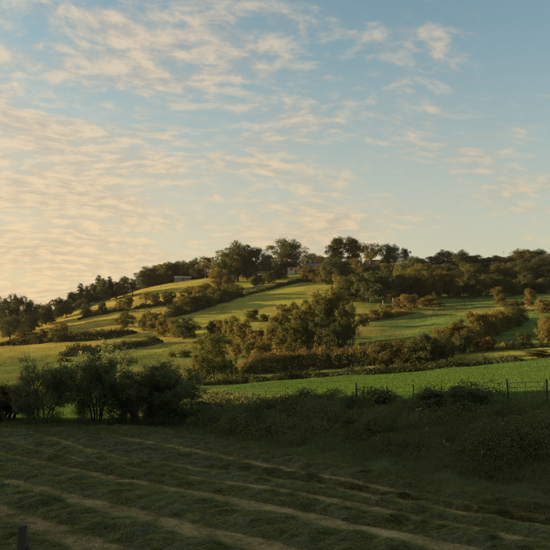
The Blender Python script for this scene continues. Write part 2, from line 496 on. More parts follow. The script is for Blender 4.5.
WL = [
    'thick swath of cut grass nearest the camera in the bottom left corner',
    'swath of cut green grass between the two widest stubble lines at bottom left',
    'broad swath of cut grass above the second stubble line from the bottom',
    'narrow swath of cut grass just beyond the long central stubble line',
    'thin swath of cut grass between the two faint middle stubble lines',
    'swath of cut grass just below the clear upper stubble line',
    'farthest swath of cut grass, lying along the foot of the bramble bank',
]
rng = np.random.default_rng(7)
for k in range(len(LN) - 1):
    X0, Y0, w0 = LN[k]; X1, Y1, w1 = LN[k + 1]
    nq, nc = 260, 20
    q = np.linspace(0, 1, nq); c = np.linspace(0, 1, nc)
    A = np.stack([np.interp(q, QF, X0), np.interp(q, QF, Y0)], 1); B = np.stack([np.interp(q, QF, X1), np.interp(q, QF, Y1)], 1)
    wid = np.linalg.norm(B - A, axis=1)
    wob0 = (fbm(q * 22, q * 0 + k, 31, 4) - .5) * .5; wob1 = (fbm(q * 22, q * 0 + k, 57, 4) - .5) * .5
    e0 = np.clip((w0 * .5 + wob0 * min(w0 + .2, 1)) / wid, 0.02, .45); e1 = np.clip(1 - (w1 * .5 + wob1 * min(w1 + .2, 1)) / wid, .55, .98)
    cc = e0[:, None] + (e1 - e0)[:, None] * c[None]
    PX = A[:, None, 0] * (1 - cc) + B[:, None, 0] * cc; PY = A[:, None, 1] * (1 - cc) + B[:, None, 1] * cc
    prof = 1 - np.abs(2 * c - 1) ** 3
    lump = fbm((PX + PY) / 1.5, (PY - PX) / .62, 3, 3)
    H = prof[None] * (0.04 + 0.52 * (lump - .34) + 0.06 * fbm(PX / 2.4, PY / 2.4, 13, 2)) + 0.004
    H = np.maximum(H, 0.004 + .05 * prof[None])
    PZ = ground_z(PX, PY) + H
    ii = np.arange(nq * nc).reshape(nq, nc)
    Qb = np.stack([ii[:-1, :-1], ii[:-1, 1:], ii[1:, 1:], ii[1:, :-1]], -1).reshape(-1, 4)
    root = empty('windrow', (float(PX[nq // 2, nc // 2]), float(PY[nq // 2, nc // 2]), 0.0))
    tag(root, WL[k], 'cut grass', 'swaths of cut grass')
    off = np.array(root.location)
    link('grass_bed', np_mesh('grass_bed', np.stack([PX, PY, PZ], -1).reshape(-1, 3) - off, Qb, None, True), M['cutbed'], root)
    # loose cut blades lying over the bed
    n = 300000
    qi = rng.random(n) * (nq - 1.001); ci = rng.random(n) * (nc - 1.001)
    i, j = qi.astype(int), ci.astype(int); a, b = qi - i, ci - j
    def smp(T): return (T[i, j] * (1 - b) + T[i, j + 1] * b) * (1 - a) + (T[i + 1, j] * (1 - b) + T[i + 1, j + 1] * b) * a
    x, y, z = smp(PX), smp(PY), smp(PZ)
    area = float(np.mean(wid)) * float(np.sum(np.linalg.norm(np.diff(A, axis=0), axis=1)))
    dens = 320 * (22 / np.maximum(y, 18)) ** .95
    keep = in_view(x, y) & (rng.random(n) < dens * area / n) & (y < 58)
    x, y, z = x[keep], y[keep], z[keep]; m_ = len(x)
    L = rng.uniform(.18, .58, m_); W = np.maximum(rng.uniform(.008, .017, m_), y * 0.00046)
    flow = math.atan2(-.73, .68) + (fbm(x / 1.1, y / 1.1, 77, 2) - .5) * 7 + rng.normal(0, .55, m_)
    spill = rng.normal(0, .07, m_); x = x + .73 * spill; y = y + .68 * spill
    lm_ = fbm((x + y) / 1.5, (y - x) / .62, 3, 3)
    V, T, rr = blades(np.stack([x, y, np.maximum(z - .01, ground_z(x, y))], 1), L, W, flow, rng.uniform(.015, .075, m_), rng.uniform(-.05, .05, m_), rng)
    rr = np.clip(rr * .75 + np.repeat(fbm(x / .7, y / .7, 19, 2), 5) * .5 - .12, 0, 1)
    bo = link('loose_blades', np_mesh('loose_blades', V - off, T, {'rnd': ('FLOAT', rr)}), M['cut'], root)
    tag(bo, kind='stuff')

# strands left lying across the bare lines
sx_, sy_ = [], []
for X, Y, wd in LN:
    n = int(3600 * (wd + .3)); q = rng.integers(0, 399, n); r_ = rng.uniform(-.6, .6, n) * (wd + .3)
    f_ = rng.random(n)
    sx_.append(X[q] * (1 - f_) + X[q + 1] * f_ + r_ * .73); sy_.append(Y[q] * (1 - f_) + Y[q + 1] * f_ + r_ * .68)
x = np.concatenate(sx_); y = np.concatenate(sy_)
k = in_view(x, y) & (y < 57) & (fbm(x / .9, y / .9, 93, 2) > .47); x, y = x[k], y[k]; n = len(x)
V, T, rr = blades(np.stack([x, y, ground_z(x, y) + .012], 1), rng.uniform(.15, .5, n), np.maximum(.008, y * .00042), rng.uniform(0, 6.28, n), rng.uniform(.01, .07, n), rng.uniform(0, .04, n), rng)
tag(link('stray_grass', np_mesh('stray_grass', V, T, {'rnd': ('FLOAT', rr)}), M['cut']), 'stray strands of cut grass lying across the bare stubble lines', 'grass', kind='stuff')

# stubble standing in the bare lines
allx, ally, allL = [], [], []
for X, Y, wd in LN:
    n = int(26000 * (wd + .25))
    q = rng.random(n) * 399 * .999; i = q.astype(int); a = q - i
    x = X[i] * (1 - a) + X[np.minimum(i + 1, 399)] * a; y = Y[i] * (1 - a) + Y[np.minimum(i + 1, 399)] * a
    r_ = rng.normal(0, .42, n) * (wd + .15)
    x = x + r_ * .73; y = y + r_ * .68
    allx.append(x); ally.append(y)
x = np.concatenate(allx); y = np.concatenate(ally)
k = in_view(x, y) & (y < 57) & (rng.random(len(x)) < (24 / np.maximum(y, 18)) ** 1.0)
x, y = x[k], y[k]; n = len(x)
V, T, rr = spikes(np.stack([x, y, ground_z(x, y) - .005], 1), rng.uniform(.02, .20, n), np.maximum(.012, y * .0007), rng.uniform(0, 6.28, n), rng.uniform(.015, .055, n), rng.uniform(0, .07, n), rng)
tag(link('stubble', np_mesh('stubble', V, T, {'rnd': ('FLOAT', rr)}), M['stub']), 'short pale stubble in the bare lines between the swaths', 'stubble', kind='stuff')

# ------------------------------------------------------------------ rough grass at the field edge and on the bank
def scatter(n, x0, x1, y0, y1, test, rng):
    x = rng.uniform(x0, x1, n); y = rng.uniform(y0, y1, n)
    k = test(x, y)
    return x[k], y[k]
x, y = scatter(300000, -26, 16, 16, 66, lambda x, y: in_view(x, y, 1.1) & ((((side(x, y, BANK0, BANK1) > -3.0)) & (bank_frac(x, y) < 1)) | ((y > 51) & (x < -5))) & (rng.random(len(x)) < (30 / np.maximum(y, 20))), rng)
n = len(x); hh = rng.uniform(.10, .34, n) * (0.6 + 0.9 * fbm(x / 1.6, y / 1.6, 41, 2))
V, T, rr = blades(np.stack([x, y, ground_z(x, y) - .01], 1), hh * rng.uniform(.5, 1.2, n), np.maximum(.010, y * .0004), rng.uniform(0, 6.28, n), hh * .8, hh * rng.uniform(.5, 1.1, n), rng)
tag(link('rough_grass', np_mesh('rough_grass', V, T, {'rnd': ('FLOAT', rr)}), M['rough']), 'long rough grass along the edge of the mown field', 'grass', kind='stuff')

# brambles on the bank: mounds of leaves with arching stems
def bank_mound(x, y):
    fr = bank_frac(x, y)
    m = np.clip(fbm(x / 2.4 + 3, y / 3.6, 61, 3) - .40, 0, 1) * 3.0 + .40 * fbm(x / .7, y / .7, 67, 2)
    ed = sstep(0.0, .22, fr) * (1 - .30 * sstep(.8, 1.0, fr))
    return m * ed * sstep(-17, -5, x + (y - 60) * .0)
x, y = scatter(250000, -16, 24, 24, 86, lambda x, y: in_view(x, y, 1.12) & (bank_frac(x, y) > .01) & (bank_frac(x, y) < .985) & (side(x, y, FEN0, FEN1) < -.15), rng)
k = rng.random(len(x)) < (34 / y) ** 1.1
x, y = x[k], y[k]; n = len(x)
mh = bank_mound(x, y)
zz = ground_z(x, y) + mh * (1 - rng.random(n) ** 2.2 * .8) + .02
e = .35
gxn = (bank_mound(x + e, y) - bank_mound(x - e, y)) / (2 * e); gyn = (bank_mound(x, y + e) - bank_mound(x, y - e)) / (2 * e)
N = np.stack([-gxn, -gyn, np.full(n, .9)], 1) + rng.normal(0, .65, (n, 3))
P_ = [np.stack([x, y, zz], 1) + rng.normal(0, .03, (n, 3))]; N_ = [N]
pt = sstep(.42, .62, fbm(x / 3.2 + y / 9, y / 2.6, 71, 3))
T_ = [np.clip(rng.random(n) * .45 + pt * .55, 0, 1)]
# domes of bramble merging into one another
cx_, cy_ = scatter(900, -12, 22, 25, 82, lambda x, y: in_view(x, y, 1.12) & (bank_frac(x, y) > .08) & (bank_frac(x, y) < .96) & (side(x, y, FEN0, FEN1) < -.4), rng)
ok = fbm(cx_ / 4, cy_ / 4, 91, 2) + rng.normal(0, .08, len(cx_)) > .40
cx_, cy_ = cx_[ok][:330], cy_[ok][:330]
for X0, Y0 in zip(cx_, cy_):
    r0 = rng.uniform(.6, 1.6); h0 = r0 * rng.uniform(.65, 1.1)
    m0 = int(560 * r0 * r0 * (36 / Y0) ** 1.0)
    cd = unit(rng.normal(size=(26, 3)) + np.array([0, 0, .5])); cd[:, 2] = np.abs(cd[:, 2])
    ci = rng.integers(0, 26, m0); dd_ = unit(cd[ci] + rng.normal(0, .28, (m0, 3))); dd_[:, 2] = np.abs(dd_[:, 2])
    rj = rng.uniform(.62, 1.12, 26)[ci] * rng.uniform(.85, 1.05, m0)
    xx_, yy_ = X0 + dd_[:, 0] * r0 * rj, Y0 + dd_[:, 1] * r0 * rj
    P_.append(np.stack([xx_, yy_, ground_z(xx_, yy_) + dd_[:, 2] * h0 * rj + .05], 1))
    N_.append(dd_ + rng.normal(0, .55, (m0, 3)))
    T_.append(np.clip(rng.random(m0) * .5 + rng.uniform(-.25, .45), 0, 1))
P_, N_, T_ = np.concatenate(P_), np.concatenate(N_), np.concatenate(T_)
V, Qd, rr = leaves(P_, N_, np.maximum(.095, P_[:, 1] * .0026), rng, .62)
rr = np.repeat(T_, 4)
br = link('bramble_thicket', np_mesh('bramble_thicket', V, Qd, {'rnd': ('FLOAT', rr)}), M['bramble'])
tag(br, 'dark bramble and scrub thicket covering the bank below the meadow fence', 'brambles', kind='stuff')
# dry stalks and docks standing out of the brambles, a few with pale heads
x, y = scatter(9000, -10, 20, 24, 80, lambda x, y: in_view(x, y) & (bank_frac(x, y) > .03) & (bank_frac(x, y) < .97), rng)
k = fbm(x / 3, y / 3, 88, 2) > .56
x, y = x[k], y[k]; n = len(x)
hh = rng.uniform(.3, .85, n)
V, T, rr = blades(np.stack([x, y, ground_z(x, y) + bank_mound(x, y) * .6], 1), hh * .35, np.maximum(.012, y * .00038), rng.uniform(0, 6.28, n), hh * .6, hh, rng)
tag(link('dry_stalks', np_mesh('dry_stalks', V, T, {'rnd': ('FLOAT', rr)}), M['stalk']), 'thin dry stalks standing out of the brambles on the bank', 'stalks', kind='stuff')
hp = []
for (u_, Y_) in [(415, 44), (424, 40), (441, 36), (456, 35), (246, 58), (262, 56), (381, 46), (478, 33), (363, 49), (444, 35.4), (418, 43)]:
    xx = (u_ - 275) / F * Y_
    if bank_frac(np.array([xx]), np.array([Y_]))[0] > 0 or True:
        hp.append((xx, Y_, gz(xx, Y_) + float(bank_mound(np.array([xx]), np.array([Y_]))[0]) + .22))
hp = np.array(hp)
pp = np.repeat(hp, 14, 0) + rng.normal(0, .035, (len(hp) * 14, 3))
V, Qd, rr = leaves(pp, rng.normal(size=pp.shape), .05, rng, .8)
tag(link('seed_heads', np_mesh('seed_heads', V, Qd, {'rnd': ('FLOAT', rr)}), M['flower']), 'few pale seed heads dotted over the lower bank', 'seed heads', kind='stuff')

# meadow sward beyond the fence
x, y = scatter(420000, -48, 60, 40, 133, lambda x, y: in_view(x, y) & (((bank_frac(x, y) >= .97) & (y < 131)) | ((x < -6) & (y > 66))) & (rng.random(len(x)) < (48 / y) ** .8), rng)
n = len(x); hh = rng.uniform(.06, .16, n)
V, T, rr = spikes(np.stack([x, y, ground_z(x, y) - .01], 1), hh * .8, np.maximum(.03, y * .0009), rng.uniform(0, 6.28, n), hh * .7, hh, rng)
tag(link('meadow_grass', np_mesh('meadow_grass', V, T, {'rnd': ('FLOAT', rr)}), M['meadow']), 'short lush green grass of the meadow behind the fence', 'grass', kind='stuff')

# tussocky pasture on the hill fields, taking the colour of the field it grows in
tm_ = bpy.data.materials.new('pasture_tufts'); tm_.use_nodes = True
t = NT(tm_.node_tree)
tc = t.new('ShaderNodeAttribute', attribute_name='tint').outputs['Color']
t.new('ShaderNodeOutputMaterial', {0: t.new('ShaderNodeMixShader', {0: 0.4, 1: t.new('ShaderNodeBsdfDiffuse', {'Color': tc}).outputs[0], 2: t.new('ShaderNodeBsdfTranslucent', {'Color': tc}).outputs[0]}).outputs[0]})
yy_ = 134 / (1 - rng.random(210000) * (1 - 134 / 425.0))
xx_ = rng.uniform(-.40, .40, len(yy_)) * yy_
x, y = xx_, yy_; k = (fbm(x / 5, y / 5, 51, 3) + rng.normal(0, .07, len(x))) > .44
x, y = x[k], y[k]; n = len(x)
hh = rng.uniform(.16, .42, n) * (.5 + fbm(x / 8, y / 8, 52, 2)) * np.clip(y / 300, .4, 1) * .62
P_ = np.stack([x, y, ground_z(x, y) + hh * .35], 1)
az_ = rng.uniform(0, 6.28, n)
up_ = np.stack([rng.normal(0, .35, n), rng.normal(0, .35, n), np.ones(n)], 1); sd_ = np.stack([np.cos(az_), np.sin(az_), np.zeros(n)], 1)
V = np.stack([P_ - up_ * (hh * .5)[:, None], P_ + sd_ * (hh * .6)[:, None], P_ + up_ * (hh * .65)[:, None], P_ - sd_ * (hh * .6)[:, None]], 1).reshape(-1, 3)
tc_ = np.repeat(field_col(x, y) * rng.uniform(.45, .78, (n, 1)), 4, 0)
tag(link('pasture_grass', np_mesh('pasture_grass', V, np.arange(n * 4).reshape(-1, 4), {'tint': ('FLOAT_COLOR', np.concatenate([tc_, np.ones((n * 4, 1))], 1))}), tm_), 'tussocky sunlit grass of the hill pastures', 'grass', kind='stuff')

# ------------------------------------------------------------------ tree prototypes (height 1)
def env(shape, h):
    if shape == 'oak':   return 0.50 * np.sqrt(np.clip(1 - ((h - .52) / .50) ** 2, 0, 1))
    if shape == 'tall':  return 0.34 * np.sqrt(np.clip(1 - ((h - .56) / .46) ** 2, 0, 1))
    if shape == 'bush':  return 0.55 * np.sqrt(np.clip(1 - ((h - .40) / .60) ** 2, 0, 1))
    if shape == 'open':  return 0.46 * np.sqrt(np.clip(1 - ((h - .66) / .36) ** 2, 0, 1))
    return 0.24 * (1.02 - h) ** .6

def make_crown(shape, seed, n):
    rng = np.random.default_rng(seed)
    nl = {'oak': 21, 'tall': 18, 'bush': 15, 'open': 13, 'pine': 34}[shape]
    lo, hi = {'oak': (.16, .90), 'tall': (.12, .90), 'bush': (.12, .80), 'open': (.42, .92), 'pine': (.16, .97)}[shape]
    cen, rad = [], []
    for i in range(nl):
        h = lo + (hi - lo) * ((i + rng.random()) / nl)
        an = i * 2.4 + rng.normal(0, .5)
        er = float(env(shape, h))
        if shape == 'pine':
            rr = er * rng.uniform(.2, .75); lr = max(.05, er * rng.uniform(.55, .85))
        else:
            rr = er * rng.uniform(.35, .82); lr = rng.uniform(.11, .19) * (0.8 if shape in ('tall', 'open') else 1.05)
        cen.append((rr * math.cos(an), rr * math.sin(an), h)); rad.append(lr)
    if shape != 'pine':
        for h in np.linspace(lo + .08, hi - .1, 4):
            cen.append((rng.normal(0, .03), rng.normal(0, .03), h)); rad.append(.17)
    cen, rad = np.array(cen), np.array(rad)
    pr = rad ** 2 / np.sum(rad ** 2)
    ncl = 22
    li = rng.choice(len(cen), n, p=pr)
    cd = unit(rng.normal(size=(len(cen), ncl, 3)) + np.array([0, 0, .35]))
    ci = rng.integers(0, ncl, n)
    dirs = cd[li, ci]
    rj = rng.uniform(.55, 1.05, (len(cen), ncl))[li, ci]
    sq = np.array([1, 1, .55 if shape == 'pine' else .82])
    P = cen[li] + dirs * (rad[li] * rj)[:, None] * sq + rng.normal(size=(n, 3)) * (rad[li] * .19)[:, None] * sq
    P[:, 2] = np.where(P[:, 2] < .02, rng.uniform(.02, .1, n), P[:, 2])
    N = unit(P - np.array([0, 0, .45])) * .5 + dirs * .6 + rng.normal(0, .55, (n, 3))
    V, Qd, rr = leaves(P, N, {'pine': .030, 'bush': .036}.get(shape, .029), rng, .62)
    me = np_mesh('crown_' + shape, V, Qd, {'rnd': ('FLOAT', rr)})
    me.materials.append(M['green'])
    # trunk and limbs
    parts = []
    if shape in ('bush',):
        for i in range(6):
            c_ = cen[i * 2]
            parts.append(tube([(c_[0] * .12, c_[1] * .12, -.06), (c_[0] * .4, c_[1] * .4, c_[2] * .45), c_], [.022, .015, .006], 5))
    elif shape == 'pine':
        parts.append(tube([(0, 0, -.06), (.006, 0, .4), (0, .005, .99)], [.022, .016, .003], 6))
        for c_ in cen[::3]:
            parts.append(tube([(0, 0, c_[2] - .01), c_], [.006, .002], 4))
    else:
        tr = .030 if shape == 'oak' else .024
        parts.append(tube([(0, 0, -.06), (.004, 0, .12), (-.006, .006, .35), (.005, -.005, .6), (0, 0, .82)], [tr * 1.4, tr, tr * .85, tr * .5, tr * .15], 8))
        for c_ in cen[:14]:
            h0 = max(.18, c_[2] - .26)
            mid = np.array([c_[0] * .55, c_[1] * .55, (h0 + c_[2]) / 2 + .02])
            parts.append(tube([(0, 0, h0), mid, c_], [tr * .45, tr * .3, tr * .1], 5))
    V, Qd = merge(parts)
    tm = np_mesh('trunk_' + shape, V, Qd, None, True); tm.materials.append(M['bark'])
    ext = np.percentile(np.abs(np.array([x for x in P[:, :2]])), 97)
    return me, tm, 2 * float(ext), float(np.percentile(P[:, 2], 99.5))

PROTO = {}
for shape, nvar, n in (('oak', 5, 15000), ('tall', 3, 12000), ('bush', 5, 10000), ('open', 2, 6500), ('pine', 3, 8000)):
    PROTO[shape] = [make_crown(shape, 100 + 13 * i + len(shape) * 7, n) for i in range(nvar)]
NAMES = {'oak': 'broadleaf_tree', 'tall': 'tall_tree', 'bush': 'bush', 'open': 'open_crowned_tree', 'pine': 'conifer_tree'}
CATS = {'oak': 'tree', 'tall': 'tree', 'bush': 'bush', 'open': 'tree', 'pine': 'conifer'}
prnd = random.Random(5)
def plant(shape, u, vb, vt, wpx, mat, label, group=None, Y=None, name=None):
    if Y is None:
        x, y, z = place(u, vb)
    else:
        y = Y; x = float(ray(u, vt, Y)[0]); z = gz(x, y)
    top = float(ray(u, vt, y)[1])
    H = max(top - z, 0.8); W = wpx / F * y
    cm, tm, pw, ph = prnd.choice(PROTO[shape])
    root = empty(name or NAMES[shape], (x, y, z - .05), prnd.uniform(0, 6.28), (W / pw, W / pw, H / ph))
    tag(root, label, CATS[shape], group)
    link('trunk' if shape != 'bush' else 'stem', tm, None, root)
    link('crown' if shape != 'bush' else 'foliage', cm, M[mat], root)
    return root

def hedge(pts, width, height, mat, label, density=60, leaf=.22, seed=1, rough=1.0, top=None, name='hedge', cat='hedge', onpix=True, taper=True):
    rng = np.random.default_rng(seed)
    P = np.array([place(u, v)[:2] if onpix else (u, v) for u, v in pts], float)
    seg = np.linalg.norm(np.diff(P, axis=0), axis=1); s = np.concatenate([[0], np.cumsum(seg)]); L = s[-1]
    n = int(L * density * (width + 2 * height) * .72); leaf = leaf * 1.7
    q = rng.random(n) * L
    cx = np.interp(q, s, P[:, 0]); cy = np.interp(q, s, P[:, 1])
    tx = np.interp(q + .5, s, P[:, 0]) - np.interp(q - .5, s, P[:, 0]); ty = np.interp(q + .5, s, P[:, 1]) - np.interp(q - .5, s, P[:, 1])
    l = np.maximum(np.hypot(tx, ty), 1e-6); nx, ny = -ty / l, tx / l
    hv = height * (.30 + .6 * (1 - rough) + (.05 + 1.2 * rough) * fbm(q / (1.3 * height), q * 0 + seed, seed, 4))
    if taper: hv = hv * (0.35 + .65 * sstep(0, 3, q)) * (0.35 + .65 * sstep(0, 3, L - q))
    an = rng.uniform(0, math.pi, n)                       # around the rounded profile
    rad_ = (1 - .35 * rng.random(n) ** 2) * (.62 + .76 * vnoise(q / 1.1, an * 2.2, seed + 3))
    off = np.sign(np.cos(an)) * np.abs(np.cos(an)) ** .7 * width * .5 * rad_
    hz = np.abs(np.sin(an)) ** .6 * hv * rad_
    hz = np.where(rng.random(n) < .35, hz * rng.random(n), hz)
    x, y = cx + nx * off, cy + ny * off
    Pt = np.stack([x, y, ground_z(x, y) + hz + .03], 1) + rng.normal(0, leaf * .3, (n, 3))
    N = np.stack([nx * np.cos(an), ny * np.cos(an), np.sin(an) + .2], 1) + rng.normal(0, .6, (n, 3))
    V, Qd, rr = leaves(Pt, N, leaf, rng, .65)
    o0 = np.array([P[0][0], P[0][1], gz(*P[0])])
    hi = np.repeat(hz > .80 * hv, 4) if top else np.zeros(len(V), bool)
    def sub(nm, k_, mt):
        return np_mesh(nm, V[k_] - o0, np.arange(int(k_.sum())).reshape(-1, 4), {'rnd': ('FLOAT', rr[k_])})
    o = link(name, sub(name, ~hi, mat), M[mat])
    o.location = o0
    if top: link('painted_sunlit_top', sub('painted_sunlit_top', hi, top), M[top], o)  # paler leaves over the body paint sunlight on the hedge top
    return tag(o, label, cat)

# ------------------------------------------------------------------ buildings on the crest
def house(u, Y, wpx, wall_h, roof_h, depth, rz, wall_m, roof_m, label, nwin, name='cottage', chim=True, dz=0.0):
    x = float(ray(u, 270, Y)[0]); z = gz(x, Y) + dz
    W = wpx / F * Y
    root = empty(name, (x, Y, z), rz)
    tag(root, label, 'house' if name != 'barn' else 'barn')
    hw, hd = W / 2, depth / 2
    V = [(-hw, -hd, -1), (hw, -hd, -1), (hw, hd, -1), (-hw, hd, -1), (-hw, -hd, wall_h), (hw, -hd, wall_h), (hw, hd, wall_h), (-hw, hd, wall_h), (-hw, 0, wall_h + roof_h), (hw, 0, wall_h + roof_h)]
    me = bpy.data.meshes.new('wall'); me.from_pydata(V, [], [(0, 1, 5, 4), (2, 3, 7, 6), (1, 2, 6, 9, 5), (3, 0, 4, 8, 7)]); link('wall', me, M[wall_m], root)
    o, th = .35, .16
    def slab(sg):
        k = roof_h / hd
        a = [(-hw - o, sg * (hd + o), wall_h - o * k + .02), (hw + o, sg * (hd + o), wall_h - o * k + .02), (hw + o, 0, wall_h + roof_h + .02), (-hw - o, 0, wall_h + roof_h + .02)]
        return a + [(p_[0], p_[1], p_[2] + th) for p_ in a]
    V = []; Fq = []
    for sg in (-1, 1):
        b0 = len(V); V += slab(sg)
        Fq += [tuple(b0 + i for i in f_) for f_ in ((0, 1, 2, 3), (7, 6, 5, 4), (0, 4, 5, 1), (1, 5, 6, 2), (2, 6, 7, 3), (3, 7, 4, 0))]
    me = bpy.data.meshes.new('roof'); me.from_pydata(V, [], Fq); rf = link('roof', me, M[roof_m], root)
    if chim:
        V, Qd = boxes([(-hw + .3, -hw + 1.1, -.4, .4, wall_h + roof_h - .7, wall_h + roof_h + 1.1), (-hw + .22, -hw + 1.18, -.48, .48, wall_h + roof_h + 1.1, wall_h + roof_h + 1.25)])
        link('chimney', np_mesh('chimney', V, Qd), M['white' if wall_m != 'barn' else 'barn'], rf)
    for i in range(nwin):
        cx = -hw + W * (i + .5) / nwin
        V, Qd = boxes([(cx - .5, cx + .5, -hd - .04, -hd + .05, wall_h * .42, wall_h * .42 + 1.1)])
        wn = link('window', np_mesh('window', V, Qd), M['white'], root)
        V, Qd = boxes([(cx - .42, cx - .04, -hd - .07, -hd - .045, wall_h * .42 + .08, wall_h * .42 + 1.02), (cx + .04, cx + .42, -hd - .07, -hd - .045, wall_h * .42 + .08, wall_h * .42 + 1.02)])
        link('pane', np_mesh('pane', V, Qd), M['glass'], wn)
    V, Qd = boxes([(hw * .12 - .45, hw * .12 + .45, -hd - .06, -hd + .05, 0, 2.0)])
    link('door', np_mesh('door', V, Qd), M['door'], root)
    return root

house(292, 398, 17, 3.4, 2.4, 6.5, R(28), 'pink', 'slate', 'small pink walled cottage half hidden under the big round oak on the crest', 2)
house(276, 402, 13, 2.8, 2.0, 6.0, R(8), 'white', 'slate', 'low white cottage between the tall crest trees and the round oak', 2)
house(313, 402, 18, 3.0, 2.4, 7.0, R(-6), 'white', 'slate', 'long white cottage with a tall pale chimney right of the round oak', 3, dz=-.8)
house(377, 404, 24, 2.6, 2.6, 8.0, R(-4), 'white', 'tile', 'red roofed house among the trees on top of the hill', 3, dz=.2)
house(183, 403, 16, 1.7, 1.2, 8.0, R(4), 'barn', 'barn', 'long low grey barn at the top edge of the golden field', 1, name='barn', chim=False, dz=-.3)
# thin mast in the right-hand wood
xm, zm = ray(503, 250, 402.0); gm_ = gz(float(xm), 402.0)
V, Qd = merge([tube([(0, 0, 0), (0, 0, float(zm) - gm_)], [.16, .09], 6), boxes([(-.7, .7, -.05, .05, float(zm) - gm_ - 1.2, float(zm) - gm_ - 1.05)])])
mo = link('mast', np_mesh('mast', V, Qd), M['steel']); mo.location = (float(xm), 402.0, gm_)
tag(mo, 'thin radio mast rising above the right-hand wood on the skyline', 'mast')

# ------------------------------------------------------------------ trees and bushes: skyline, left to right
G1 = 'dark trees at the left end of the skyline'
for a in [
    ('oak', 2, 337, 297, 24, 'dark', 'big dark tree cut by the left edge of the picture', G1),
    ('oak', 18, 335, 295.5, 22, 'dark', 'tallest round tree at the far left skyline', G1),
    ('oak', 31, 331, 301, 20, 'dark', 'broad dark tree second right of the tallest far left tree', G1),
    ('oak', 42, 327, 303.5, 15, 'green', 'small olive tree where the left skyline dips lowest', G1),
    ('pine', 49, 324, 302, 9, 'needle', 'short conifer just right of the dip in the left skyline', G1),
    ('oak', 57, 320, 298, 13, 'dark', 'rounded dark tree left of the ridge conifers', G1),
    ('oak', 66, 317, 299, 14, 'dark', 'low dark tree at the foot of the ridge conifers', G1),
    ('oak', 10, 340, 316, 20, 'dark', 'lower dark tree in front of the far left skyline trees', G1),
    ('oak', 27, 336, 314, 20, 'dark', 'wide low dark tree beneath the far left skyline trees', G1),
    ('bush', 47, 325, 310, 16, 'dark', 'dark shrub below the dip in the left skyline', G1),
]: plant(*a)
for i, (u, vt, wd, sh) in enumerate([(71, 293, 11, 'pine'), (75, 292, 11, 'oak'), (81, 284, 11, 'pine'), (87, 288, 11, 'pine'), (93, 284, 12, 'oak'), (99, 276, 12, 'pine'), (104, 279, 12, 'oak'), (110, 277, 11, 'pine'), (117, 281, 12, 'oak'), (125, 276.5, 14, 'oak'), (133, 281, 12, 'open')]):
    o = ['first', 'second', 'third', 'fourth', 'fifth', 'sixth', 'seventh', 'eighth', 'ninth', 'tenth', 'eleventh'][i]
    plant(sh, u, 0, vt, wd + 2, 'needle' if sh == 'pine' else 'dark', f'{o} tree from the left in the dark line along the golden field ridge', 'trees along the golden field ridge', Y=362 + (i % 3) * 6)
ORD = ['first', 'second', 'third', 'fourth', 'fifth', 'sixth', 'seventh', 'eighth', 'ninth', 'tenth', 'eleventh', 'twelfth', 'thirteenth', 'fourteenth', 'fifteenth', 'sixteenth', 'seventeenth', 'eighteenth', 'nineteenth', 'twentieth']
for i, (u, vt, wd, mt) in enumerate([(143, 271, 14, 'dark'), (150, 267, 15, 'dark'), (158, 265, 15, 'dark'), (165, 262.5, 15, 'green'), (173, 262, 14, 'dark'), (180, 261, 14, 'dark'), (187, 261, 14, 'brown'), (195, 259, 12, 'dark')]):
    plant('oak', u, 0, vt, wd + 3, mt, f'{ORD[i]} tree from the left in the crest copse behind the grey barn', 'crest copse behind the barn', Y=410 + (i % 3) * 5)
